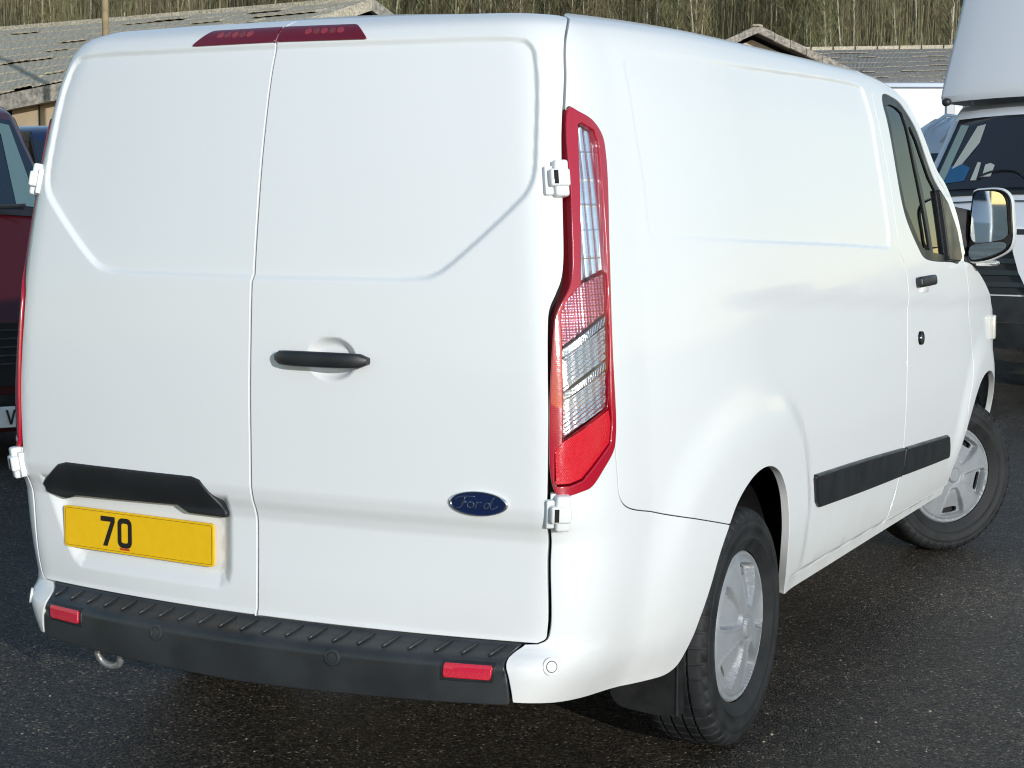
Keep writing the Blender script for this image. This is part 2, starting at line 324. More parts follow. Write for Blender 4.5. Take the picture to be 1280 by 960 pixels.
def disp(u,v):
    u=np.asarray(u,float); v=np.asarray(v,float); a=np.abs(u); d=np.zeros_like(u)
    P=np.stack([a,v],1)
    m=a<1.05
    if m.any():
        s=sd_poly(P[m],REC_P); d[m]-=.011*(1-sstep(s,-.010,.008))
    m=(a>1.15)&(a<3.6)&(v>1.2)
    if m.any():
        s=sd_poly(P[m],SPAN_P); d[m]-=.0085*(1-sstep(s,-.008,.006))*(.14+.86*np.clip((a[m]-1.3)/1.1,0,1))
    m=(a>1.0)&(a<2.6)&(v<1.2)
    if m.any():
        s=sd_poly(P[m],FLARE_P); wd=.16-.10*sstep(a[m],1.85,2.2)
        d[m]+=.018*(1-sstep(s,-wd,.02))*sstep(a[m],1.1,1.4)*(1-sstep(a[m],2.0,2.2)*(1-sstep(v[m],.34,.60)))
    m=(a>4.2)&(v<1.1)
    if m.any():
        r=np.hypot(a[m]-4.99,(v[m]-.34)*.95); d[m]+=.014*(1-sstep(r,.49,.62))*sstep(.7-np.abs(a[m]-4.99),0,.3)*sstep(v[m],.36,.58)
    m=(a>1.3)&(v<1.36)&(v>.7)
    if m.any():
        vc=np.interp(a[m],CR_U,CR_V); d[m]-=.007*sstep(vc-v[m],-.01,.05)*(1-sstep(vc-v[m],.12,.45))*sstep(a[m],1.35,2.2)
    m=(u<0)&(u>-1)&(v<.9)
    if m.any():
        s=sd_poly(np.stack([u[m],v[m]],1),PREC); d[m]-=.020*(1-sstep(s,-.042,.008))
    m=(u>.1)&(u<.4)&(v>1.0)&(v<1.35)
    if m.any():
        q=((u[m]-.252)/.074)**2+((v[m]-1.168)/.054)**2; d[m]-=.024*(1-sstep(q,.35,1.12))
    m=(a>1.9)&(v<.5)
    if m.any():
        vs_=np.interp(a[m],SILL_U,SILL_V); d[m]-=.005*np.exp(-((v[m]-vs_)/.005)**2)*(a[m]<3.49)*sstep(a[m],2.3,2.42)+.006*sstep(vs_-v[m],0,.006)*sstep(a[m],2.3,2.42)
    return d
def D(u,v,off=0.,extra=None):
    u=np.asarray(u,float); v=np.asarray(v,float)
    dd=disp(u,v)+off
    if extra is not None: dd=dd+extra(u,v)
    return base(u,v)+bnormal(u,v)*dd[:,None]
def plainS(u,v,off=0.,extra=None):
    dd=np.zeros(len(u))+off
    if extra is not None: dd=dd+extra(np.asarray(u),np.asarray(v))
    return base(u,v)+bnormal(u,v)*dd[:,None]
def finemask(u,v):
    """where the body has a step that needs a dense net"""
    a=np.abs(u); P=np.stack([a,v],1); k=np.zeros(len(u),bool)
    k|=(a<1.05)&(np.abs(sd_poly(P,REC_P))<.017)
    k|=(a>1.15)&(a<3.6)&(np.abs(sd_poly(P,SPAN_P)+.001)<.014)
    k|=(u<0)&(u>-1)&(np.abs(sd_poly(np.stack([u,v],1),PREC)+.011)<.026)
    q=((u-.252)/.074)**2+((v-1.168)/.054)**2; k|=(q<1.3)&(q>.25)
    k|=(a<1.2)&(((v>.735)&(v<.845))|((v>.43)&(v<.515)))
    k|=(a>1.9)&(np.abs(v-np.interp(a,SILL_U,SILL_V))<.014)
    return k
def panel(name,outline,mtl,parent,holes=(),surf=D,off=0.,extra=None,gap=.0017,flange=.022,rr=.002,step=.034,fine=.0058,mask=finemask,finestep=True,label=None):
    out=dedupe(outline)
    if area(out)<0: out=out[::-1]
    out=inset(out,gap+rr); loops=[out]
    for h in holes:
        h=dedupe(h)
        if area(h)>0: h=h[::-1]
        loops.append(inset(h,gap+rr))
    A=np.array(out); lo=A.min(0); hi=A.max(0)
    gx,gy=np.meshgrid(np.arange(lo[0],hi[0],step),np.arange(lo[1],hi[1],step)); gx=gx+ (np.arange(gx.shape[0])%2)[:,None]*step/2
    G=np.stack([gx.ravel(),gy.ravel()],1)
    if mask is not None:
        fx,fy=np.meshgrid(np.arange(lo[0],hi[0],fine),np.arange(lo[1],hi[1],fine)); FG=np.stack([fx.ravel(),fy.ravel()],1)
        mk=mask(FG[:,0],FG[:,1]); mg=mask(G[:,0],G[:,1]); G=np.concatenate([G[~mg],FG[mk]])
    s=sd_poly(G,out); keep=s<-.004
    for h in loops[1:]: keep&=sd_poly(G,h)>.004
    G=G[keep]
    vs_=[];es=[]
    for L in loops:
        b=len(vs_); vs_+=L; es+=[(b+i,b+(i+1)%len(L)) for i in range(len(L))]
    nb=len(vs_); allv=[Vector(q) for q in vs_]+[Vector(q) for q in G]
    V,E,Fc,ov,oe,of=delaunay_2d_cdt(allv,es,[],0,1e-6)
    V=np.array([tuple(q) for q in V]); T=np.array([f for f in Fc if len(f)==3])
    c=V[T].mean(1); k=sd_poly(c,out)<0
    for h in loops[1:]: k&=sd_poly(c,h)>0
    T=T[k]; e1=V[T[:,1]]-V[T[:,0]]; e2=V[T[:,2]]-V[T[:,0]]; fl=(e1[:,0]*e2[:,1]-e1[:,1]*e2[:,0])<0; T[fl]=T[fl][:,::-1]
    f=lambda a:surf(a[:,0],a[:,1],off,extra)
    h=6e-4
    def nrm(a):
        du=f(a+[h,0])-f(a-[h,0]); dv=f(a+[0,h])-f(a-[0,h]); n=np.cross(du,dv); return n/(np.linalg.norm(n,axis=1)[:,None]+1e-12)
    P3=f(V); N3=nrm(V); verts=[P3]; nors=[N3]; faces=[tuple(t) for t in T]; cnt=len(V)
    for L in loops:
        La=np.array(L); p=f(La); n=nrm(La); t=np.roll(p,-1,0)-np.roll(p,1,0); t/=np.linalg.norm(t,axis=1)[:,None]+1e-12
        o=np.cross(t,n); o/=np.linalg.norm(o,axis=1)[:,None]+1e-12; m=len(La)
        r1=p+o*rr*.6-n*rr*.25; r2=p+o*rr-n*rr; r3=r2-n*flange
        n1=n*.7+o*.7; n1/=np.linalg.norm(n1,axis=1)[:,None]
        for ring,nv in ((p,n),(r1,n1),(r2,o),(r3,o)): verts.append(ring); nors.append(nv)
        for q in range(3):
            b=cnt+q*m
            for i in range(m):
                j=(i+1)%m; faces.append((b+i,b+m+i,b+m+j,b+j))
        cnt+=4*m
    verts=np.concatenate(verts); nors=np.concatenate(nors)
    me=bpy.data.meshes.new(name); me.from_pydata(verts.tolist(),[],[tuple(int(i) for i in q) for q in faces])
    me.polygons.foreach_set('use_smooth',[True]*len(me.polygons)); me.update()
    me.normals_split_custom_set_from_vertices(nors.tolist())
    o=from_mesh(name,me,mtl,parent)
    if label: o['label']=label
    return o
def frame(u,v,off=0.,surf=D):
    p=surf(np.array([u]),np.array([v]),off)[0]; n=bnormal(u,v); du=base(u+1e-3,v)-base(u-1e-3,v); du/=np.linalg.norm(du); up=np.cross(n,du)
    return Matrix(((du[0],up[0],n[0],p[0]),(du[1],up[1],n[1],p[1]),(du[2],up[2],n[2],p[2]),(0,0,0,1)))
def put(bm,Mx,verts=None): bmesh.ops.transform(bm,matrix=Mx,verts=verts if verts is not None else bm.verts[:])
# ------------------------------------------------------------------ the white van
VAN=empty('panel_van',(0,0,0),0,'white panel van seen from its rear corner with yellow number plate and black rear bumper','van')
W_=M['white']
dE=cr(DOOR_E); lampP=cr(LAMP,.012,True); bseam=cr(BSEAM); blow=cr(BLOW); arch=cr(ARCH); dgap=cr(DGAP); dtop=cr(DTOP); dfront=cr(DFRONT); farch=cr(FARCH)
# lamp outline split at its lower right corner: index nearest a point
def near(poly,p): return min(range(len(poly)),key=lambda i:(poly[i][0]-p[0])**2+(poly[i][1]-p[1])**2)
def arc(poly,p,q):
    i,j=near(poly,p),near(poly,q); n=len(poly)
    return [poly[(i+k)%n] for k in range(((j-i)%n)+1)]
lamp_out=arc(lampP,LAMP[0],LAMP[8])            # top -> outer edge -> lower right  (clockwise seen from behind)
lamp_bot=arc(lampP,LAMP[8],LAMP[12])           # lower right -> bottom left
ia=near(arch,(1.627,.681)); ja=near(dE,(.964,1.768)); ha=near(dE,(.849,.884))
arch_rear,arch_front=arch[:ia+1],arch[ia:]
# body side: seam, lamp edge, door edge, roof edge, cab door gap, sill, arch
SILLB=[(3.503,.325),(2.834,.330),(2.311,.335)]
side=list(reversed(bseam))+list(reversed(lamp_out))+list(reversed(dE[:ja+1]))+lin([(1.16,2.075),(1.28,2.14),(2.2,2.15),(3.519,2.15)],.03)[0:]+[(3.519,2.02)]+dgap+lin(SILLB)[0:]+list(reversed(arch_front))
bcorner=list(reversed(lamp_bot))
bcorner=dE[ha:][::-1]+bcorner[::1]
bc=[(.795,.492),(.772,.466),(.795,.416),(.828,.358)]
bumpcorner=cr(bc,.01)+blow[1:]+arch_rear[1:]+list(reversed(bseam))[1:]+[q for q in lamp_bot[1:]]+[(.853,.871)]+dE[ha+1:]
dD=[(u-.0065*min(1,max(0,(v-.495)/.03)),v) for u,v in dE]
door=lin([(0.0,.493),(.824,.493)],.02)+list(reversed(dD))[1:]+lin([(1.10,2.068),(.9,2.088),(.5,2.108),(0.0,2.112),(0,.494)],.02)[0:]
WIN=cr([(3.601,1.934),(3.66,1.949),(3.76,1.947),(3.86,1.935),(3.925,1.905),(4.005,1.833),(4.18,1.645),(4.32,1.56),(4.44,1.44),(4.50,1.315),(4.46,1.296),(4.342,1.304),(3.877,1.338),(3.803,1.376),(3.641,1.517),(3.597,1.723),(3.575,1.90)],.02,True)
cabdoor=[(3.519,2.006)]+dgap[1:]+lin([(3.502,.372),(4.0,.362),(4.515,.352),(4.526,.42)],.03)[1:]+arc(farch,(4.526,.42),(4.605,.565))[1:]+list(reversed(dfront))[1:]+list(reversed(dtop))[:-1]
fender=list(reversed(farch))[:near(list(reversed(farch)),(4.605,.565))+1]+list(reversed(dfront))[1:]+cr([(4.57,1.30),(4.70,1.285),(4.9,1.235),(5.1,1.16),(5.30,1.06),(5.44,.96)],.03)+lin([(5.46,.9),(5.56,.6),(5.58,.335),(5.49,.335)],.03)
sill=lin([(3.506,.325),(4.488,.315),(4.512,.349),(4.0,.359),(3.506,.368),(3.506,.326)],.03)
roofedge=lin([(3.519,2.012),(3.521,2.15),(3.80,2.15),(3.90,2.09)],.03)+cr([(3.99,1.96),(4.05,1.87),(4.25,1.68),(4.38,1.615),(4.52,1.49),(4.60,1.33)],.03)+list(reversed(dtop))[:]
mold1=cr([(2.40,.706),(3.0,.676),(3.548,.643)],.03)+lin([(3.549,.64),(3.549,.535)],.03)[0:]+cr([(3.549,.534),(3.0,.560),(2.497,.588)],.03)+cr([(2.485,.59),(2.45,.612)],.02)+[(2.41,.69)]
mold2=cr([(3.557,.642),(3.9,.623),(4.27,.602)],.03)+cr([(4.30,.592),(4.345,.536),(4.357,.498)],.02)+cr([(4.345,.495),(4.0,.511),(3.557,.534)],.03)
STRIP=[(1.014,1.737),(1.028,1.741),(1.060,1.725),(1.073,1.695),(1.066,1.599),(1.057,1.484),(1.049,1.394),(.974,1.367)]
INNER=[(1.014,1.737),(1.028,1.741),(1.060,1.725),(1.073,1.695),(1.066,1.599),(1.057,1.484),(1.049,1.39),(1.041,1.27),(1.027,1.09),(1.027,1.026),(1.02,.978),(.945,.900),(.909,.890),(.868,.889),(.869,.968),(.890,.99),(.896,1.085),(.902,1.212),(.904,1.289),(.921,1.321),(.972,1.362)]
LENS=[('clear_lens','clear_strip',STRIP),('tinted_lens','pink_rib',[(.971,1.360),(1.047,1.386),(1.039,1.290),(.903,1.214),(.905,1.287),(.923,1.32)]),
      ('reflector_bar','silver_bar',[(.902,1.210),(1.040,1.286),(1.036,1.264),(.901,1.189)]),('ribbed_lens','clear_rib',[(.900,1.186),(1.036,1.261),(1.030,1.182),(.898,1.108)]),
      ('reflector_bar','silver_bar',[(.897,1.105),(1.029,1.178),(1.027,1.157),(.896,1.088)]),('ribbed_lens','clear_rib',[(.896,1.085),(1.027,1.153),(1.021,1.068),(.891,.998)]),
      ('red_lens','red_bright',[(.870,.970),(.888,.992),(1.020,1.060),(1.026,1.026),(1.018,.980),(.944,.903),(.909,.893),(.871,.892)])]
def widen(pl,k=.008):
    return [(u+k*math.copysign(1,u-np.interp(v,[.9,1.3,1.37,1.75],[.950,.970,1.010,1.043])),v) for u,v in pl]
INNER=widen(INNER); LENS=[(a,b,widen(c,.009)) for a,b,c in LENS]
BRAKE=[(.0035,1.964),(.343,1.962),(.338,1.972),(.302,2.020),(.292,2.026),(.0035,2.030)]
bulge=lambda u,v:.004+0*u
def wallmask(u,v): return np.zeros(len(u),bool)
tri=lambda x: np.abs((x%1.0)-.5)*2
ribv=lambda u,v: .0026*tri((v-.55*np.abs(u))/.0105)+.30*np.clip(np.abs(u)-.885,0,1)**2+.0012*tri(np.abs(u)/.026)
ribt=lambda u,v: .0024*tri(np.abs(u)/.0105)+.25*np.clip(np.abs(u)-.885,0,1)**2+.0014*tri(v/.013)
ribx=lambda u,v: .0006*sstep(tri(v/.062),.90,.97)+.0045*np.abs(np.sin((np.abs(u)-.97-.012*(v-1.4))*math.pi/.026))
for sgn in (1,-1):
    X=(lambda p:p) if sgn==1 else mir
    panel('body_side',X(side),W_,VAN)
    panel('bumper_corner',X(bumpcorner),W_,VAN,gap=.0004,rr=.002)
    rd=panel('rear_door',X(door),W_,VAN,gap=.003,flange=.03)
    cd=panel('cab_door',X(cabdoor),W_,VAN,holes=[X(WIN)],flange=.02)
    panel('front_wing',X(fender),W_,VAN)
    panel('sill',X(sill),W_,VAN,gap=.0015)
    panel('roof_edge',X(roofedge),W_,VAN,gap=.001)
    panel('side_moulding',X(mold1),M['black_trim'],VAN,off=.014,gap=0,rr=.008,flange=.016,mask=None,step=.03)
    panel('side_moulding',X(mold2),M['black_trim'],VAN,off=.014,gap=0,rr=.008,flange=.016,mask=None,step=.03)
    # tail lamp: bowl, ribbed reflectors sunk in it, red frame, clear cover
    tl=panel('tail_lamp',X(lampP),M['red_dark'],VAN,off=-.030,surf=plainS,gap=.002,flange=.02,mask=None,step=.02)
    panel('red_frame',X(lampP),M['red_frame'],tl,holes=[X(lin(INNER+[INNER[0]],.01)[:-1])],off=.007,surf=plainS,gap=.0008,rr=.0032,flange=.038,mask=None,step=.014)
    for nm,mk,pl in LENS:
        ex={'clear_lens':ribx,'ribbed_lens':ribv,'tinted_lens':ribt}.get(nm)
        panel(nm,X(lin(pl+[pl[0]],.008)[:-1]),M[mk],tl,off={'red_lens':.004,'reflector_bar':-.002}.get(nm,-.013),surf=plainS,extra=ex,gap=.0004,rr=.0012,flange=.016,mask=(lambda u,v:np.ones(len(u),bool)) if ex else None,step=.012,fine=.0032)
    cov=[q_ for q_ in INNER if not (q_[1]<.985)]+[]
    cov=INNER[:9]+[(1.028,1.062),(.881,.994)]+INNER[16:]
    panel('clear_cover',X(lin(cov+[cov[0]],.01)[:-1]),M['lamp_cover'],tl,off=.002,surf=plainS,gap=.002,rr=.0005,flange=.0005,mask=None,step=.02)
    panel('door_seal',X([(.80,.50),(.99,.50),(.99,.86),(1.0,1.2),(1.03,1.80),(1.10,2.0),(1.02,2.06),(.90,1.8),(.82,1.25)]),M['cavity'],VAN,off=-.034,surf=plainS,flange=.002,mask=None,step=.03)
    # high level brake lamp, one half on each door
    bl=panel('brake_light',X(lin(BRAKE+[BRAKE[0]],.012)[:-1]),M['red_dark'],rd,off=.004,surf=plainS,gap=.0005,rr=.0022,flange=.012,mask=None,step=.012)
    for k in range(5):
        cu,cv=.118+.031*k,.0
        panel('led_lens',X([(cu+.0135*math.cos(a_),1.997+.0115*math.sin(a_)) for a_ in np.linspace(0,2*math.pi,17)[:-1]]),M['red_glow'] if k%2==0 else M['red_mid'],rd,off=.0046,surf=plainS,gap=0,rr=.0012,flange=.001,mask=None,step=.02)
    # window: black frame, drop glass, quarter glass, sail panel for the mirror
    inner1=[(3.625,1.905),(3.70,1.915),(3.79,1.910),(3.855,1.893),(3.935,1.615),(4.005,1.36),(3.908,1.365),(3.835,1.405),(3.684,1.535),(3.640,1.732)]
    inner2=[(3.893,1.835),(3.925,1.838),(3.99,1.785),(4.12,1.640),(4.20,1.59),(4.215,1.46),(4.235,1.335),(4.05,1.350),(3.985,1.592)]
    wf=panel('window_frame',X(WIN),M['black_trim'],cd,holes=[X(lin(inner1+[inner1[0]],.02)[:-1]),X(lin(inner2+[inner2[0]],.02)[:-1])],off=-.004,gap=-.001,flange=.018,mask=None,step=.025)
    for pl in (inner1,inner2):
        q=lin(pl+[pl[0]],.02)[:-1]
        panel('window_glass',X(q),M['glass'],cd,off=-.010,gap=-.004,rr=.0005,flange=.001,mask=None,step=.04)
    sail=[(4.21,1.60),(4.33,1.545),(4.44,1.435),(4.492,1.315),(4.45,1.30),(4.25,1.312),(4.232,1.45)]
    panel('mirror_base',X(lin(sail+[sail[0]],.02)[:-1]),M['black_trim'],cd,off=.012,gap=0,rr=.006,flange=.02,mask=None,step=.025)
    # door handle of the cab door, with its lock
    bm=bmesh.new(); add_box(bm,(0,0,.016),(.235,.040,.028),bevel=.011,seg=3); put(bm,frame(sgn*3.83,1.247)); autosmooth(build('handle',bm,M['black_trim'],cd),50)
    bm=bmesh.new(); add_box(bm,(0,-.028,.002),(.10,.030,.012),bevel=.005); put(bm,frame(sgn*3.83,1.247)); autosmooth(build('handle_plinth',bm,W_,cd),50)
    bm=bmesh.new(); add_cyl(bm,(0,0,-.002),(0,0,.008),.030,.027,20); bmesh.ops.scale(bm,vec=(1.3,.95,1),verts=bm.verts[:]); put(bm,frame(sgn*3.768,1.035)); autosmooth(build('fuel_lock' if sgn>0 else 'lock',bm,M['gloss_black'],cd),40)
    bm=bmesh.new(); add_cyl(bm,(0,0,.008),(0,0,.011),.012,.011,16); put(bm,frame(sgn*3.760,1.036)); autosmooth(build('keyhole',bm,M['chrome'],cd),40)
    # hinges
    for hu,hv in ((.915,1.609),(.872,.826)):
        hg=None; F_=frame(sgn*hu,hv,.0,plainS)
        bm=bmesh.new(); add_box(bm,(sgn*.006,0,.006),(.036,.088,.034),bevel=.007,seg=3); add_box(bm,(-sgn*.012,-.004,.0),(.042,.070,.018),bevel=.005,seg=2)
        put(bm,F_); hg=autosmooth(build('hinge',bm,W_,VAN),40)
        bm=bmesh.new(); add_box(bm,(0,0,.013),(.050,.042,.034),bevel=.006,seg=3); put(bm,F_); autosmooth(build('hinge_knuckle',bm,W_,hg),40)
        bm=bmesh.new(); add_box(bm,(-sgn*.0115,0,.0295),(.011,.032,.003)); put(bm,F_); build('hinge_slot',bm,M['cavity'],hg)
    # corner parking sensor and bumper sensors
    for su,sv,mk,sc in ((.895,.447,'white',1),(.297,.433,'black_plastic',1)):
        bm=bmesh.new(); lathe(bm,[(.0215,-.004),(.0215,.0022),(.0195,.0032),(.0150,.0030),(.0140,.0010),(.0128,.0010),(.0120,.0036),(.0,.0040)],(0,0,0),(0,0,1),32); put(bm,frame(sgn*su,sv)); autosmooth(build('parking_sensor',bm,M[mk],VAN),30)
        bm=bmesh.new(); lathe(bm,[(.0153,.0012),(.0126,.0012)],(0,0,.0004),(0,0,1),32); put(bm,frame(sgn*su,sv)); build('sensor_ring',bm,M['steel'],VAN)

# black rear bumper with ribbed step
bo=list(reversed(cr([(.791,.494),(.768,.466),(.791,.416),(.824,.352)],.01)))
bumper=lin([(-.824,.350),(0,.338),(.824,.350)],.03)[:-1]+bo+lin([(.79,.496),(-.79,.496)],.02)[1:-1]+[(-q[0],q[1]) for q in reversed(bo)]
RB=panel('rear_bumper',bumper,M['black_plastic'],VAN,gap=0,rr=.004,flange=.05,surf=D,extra=lambda u,v:-.006*np.exp(-((v-.424)/.006)**2))
bm=bmesh.new()
for i in range(21):
    u=-.735+i*1.47/20
    a=plainS(np.array([u-.014]),np.array([.465]),.003)[0]; b=plainS(np.array([u+.012]),np.array([.488]),.002)[0]
    add_tube(bm,[a,a*.8+b*.2,b],[.0038,.0034,.002],8)
tr=tag(build('step_tread',bm,M['black_plastic'],RB,smooth=True),kind='stuff')
for sgn in (1,-1):
    X=(lambda p:p) if sgn==1 else mir
    rp=[(.617,.448),(.742,.448),(.746,.442),(.748,.418),(.744,.412),(.622,.412),(.617,.418),(.615,.442)]
    panel('reflector_frame',X(lin([(.604,.456),(.752,.456),(.757,.405),(.610,.403),(.604,.456)],.02)[:-1]),M['black_trim'],RB,off=.002,surf=plainS,gap=0,rr=.003,flange=.006,mask=None,step=.02)
    panel('reflector',X(lin(rp+[rp[0]],.01)[:-1]),M['reflector'],RB,off=.007,surf=plainS,gap=0,rr=.003,flange=.008,mask=None,step=.015)
# plate handle trim, number plate, badge, rear door handle
PB=[(-.775,.776),(-.688,.838),(-.655,.846),(-.195,.845),(-.168,.838),(-.092,.757),(-.099,.742),(-.225,.744),(-.262,.760),(-.645,.753),(-.685,.740),(-.762,.752)]
panel('plate_trim',lin(PB+[PB[0]],.015)[:-1],M['black_trim'],VAN,off=.005,surf=plainS,gap=0,rr=.006,flange=.03,mask=lambda u,v:(v>.745)&(v<.85),fine=.012,step=.02,extra=lambda u,v:.006*sstep(v,.77,.745))
Pm=frame(-.425,.662,-.006,plainS)
ez=Vector((Pm[0][2],Pm[1][2],Pm[2][2]))
np_=empty('number_plate'); np_.parent=VAN; np_.matrix_world=Pm@Matrix.Scale(1.03,4)
def rrect(w_,h_,r,n=6):
    o=[]
    for cx,cy,a0 in ((w_/2-r,h_/2-r,0),(-w_/2+r,h_/2-r,90),(-w_/2+r,-h_/2+r,180),(w_/2-r,-h_/2+r,270)):
        for k in range(n+1): a=R_(a0+90*k/n); o.append((cx+r*math.cos(a),cy+r*math.sin(a)))
    return o
def plate_sheet(name,w_,h_,r,z0,z1,mt,parent):
    bm=bmesh.new(); add_prism(bm,[(x,y,z0) for x,y in rrect(w_,h_,r)],(0,0,z1-z0)); return autosmooth(build(name,bm,mt,parent),40)
plate_sheet('plate_backing',.520,.111,.010,-.003,.003,M['yellow'],np_)
def line_frame(name,w_,h_,r,t,z,mt,parent):
    a=rrect(w_,h_,r); b=rrect(w_-2*t,h_-2*t,max(r-t,.001)); n=len(a); bm=bmesh.new()
    A=[bm.verts.new((x,y,z)) for x,y in a]; B=[bm.verts.new((x,y,z)) for x,y in b]
    for i in range(n): bm.faces.new([A[i],A[(i+1)%n],B[(i+1)%n],B[i]])
    return build(name,bm,mt,parent)
line_frame('border_line',.510,.101,.008,.0009,.0036,M['ink'],np_)
def strokes(name,polys,z,mt,parent,th=.0006):
    bm=bmesh.new()
    for p in polys: add_prism(bm,[(x,y,z) for x,y in p],(0,0,th))
    return build(name,bm,mt,parent)
x0=-.0985-.004; hh=.0395; t=.0135
strokes('digit_seven',[[(x0-.024,hh),(x0+.026,hh),(x0+.026,hh-t),(x0-.024,hh-t)][::-1],[(x0+.0115,hh-t),(x0+.026,hh-t),(x0-.001,-hh),(x0-.0165,-hh)][::-1]],.0034,M['ink'],np_)
x1=x0+.061; bm=bmesh.new()
o_=rrect(.050,.079,.017,5); i_=rrect(.050-2*t,.079-2*t,.006,5); n=len(o_)
A=[bm.verts.new((x1+x,y,.0040)) for x,y in o_]; B=[bm.verts.new((x1+x,y,.0040)) for x,y in i_]
for i in range(n): bm.faces.new([A[i],A[(i+1)%n],B[(i+1)%n],B[i]])
build('digit_zero',bm,M['ink'],np_)
strokes('maker_mark',[[(x1-.012-.004,-.0452),(x1+.022-.004,-.0452),(x1+.020-.004,-.0400),(x1-.014-.004,-.0400)]],.0042,M['tinyred'],np_,.0003)
# badge
Bm=frame(.661,.837,0,D); bd=empty('badge'); bd.parent=VAN; bd.matrix_world=Bm
def oval(a,b,n=48): return [(a*math.cos(2*math.pi*k/n),b*math.sin(2*math.pi*k/n)) for k in range(n)]
bm=bmesh.new(); rr_=[(1.0,0),(1.0,.004),(.97,.0065),(.92,.0065),(.90,.004)]
rings=[[bm.verts.new((x*.0755 if False else x,y,h)) for x,y in [(p[0]*.0765*s,p[1]*.0305*(s if s>.95 else s*.985)) for p in oval(1,1)]] for s,h in rr_]
for A,B in zip(rings[:-1],rings[1:]):
    for k in range(48): bm.faces.new([A[k],A[(k+1)%48],B[(k+1)%48],B[k]])
autosmooth(build('badge_rim',bm,M['chrome'],bd),60)
bm=bmesh.new(); c=bm.verts.new((0,0,.0062)); rg=[bm.verts.new((p[0]*.0705,p[1]*.0272,.0045)) for p in oval(1,1)]
for k in range(48): bm.faces.new([c,rg[k],rg[(k+1)%48]])
build('badge_field',bm,M['ford_blue'],bd,smooth=True)
def bez(p,n=10): 
    p=[np.array(q,float) for q in p]; return [tuple((1-t)**3*p[0]+3*t*(1-t)**2*p[1]+3*t*t*(1-t)*p[2]+t**3*p[3]) for t in np.linspace(0,1,n)]
SCR=[bez([(-.052,.004),(-.050,.017),(-.020,.014),(-.006,.015)]),bez([(-.030,.013),(-.031,.002),(-.038,-.014),(-.050,-.011)]),[(-.040,.001),(-.026,.0025)],
     bez([(-.016,.003),(-.028,.002),(-.026,-.012),(-.015,-.009)])+bez([(-.015,-.009),(-.006,-.006),(-.008,.004),(-.016,.003)]),
     bez([(-.002,.004),(-.003,-.002),(-.005,-.008),(-.006,-.010)]),bez([(-.003,-.001),(.002,.004),(.006,.005),(.008,.002)]),
     bez([(.027,.002),(.018,.006),(.012,-.004),(.015,-.009)])+bez([(.015,-.009),(.022,-.012),(.027,-.004),(.027,.002)]),bez([(.038,.015),(.032,.008),(.027,-.003),(.029,-.009)]),bez([(.029,-.009),(.034,-.011),(.040,-.008),(.045,-.003)])]
bm=bmesh.new()
for s in SCR: add_tube(bm,[(x*1.12,y*1.15,.0062) for x,y in s],.0019,6)
build('badge_lettering',bm,M['badge_script'],bd,smooth=True)
Hm=frame(.230,1.168,0,plainS); bm=bmesh.new(); secs=[]
for i in range(17):
    q=-1+2*i/16; xx=q*.131; hh_=.0195*(1-.18*abs(q)**4)*(1-.45*max(0,(abs(q)-.86)/.14)**2); lift=.030*(1-abs(q)**3.2)+.004; dp=.011
    ring=[]
    for k in range(14):
        a=2*math.pi*k/14; ca,sa=math.cos(a),math.sin(a); ring.append(bm.verts.new((xx,hh_*math.copysign(abs(sa)**.6,sa),lift+.006+dp*math.copysign(abs(ca)**.7,ca))))
    secs.append(ring)
for A,B in zip(secs[:-1],secs[1:]):
    for k in range(14): bm.faces.new([A[k],A[(k+1)%14],B[(k+1)%14],B[k]])
bm.faces.new(list(reversed(secs[0]))); bm.faces.new(secs[-1]); bmesh.ops.recalc_face_normals(bm,faces=bm.faces[:])
put(bm,Hm); autosmooth(build('rear_door_handle',bm,M['black_trim'],VAN),50)
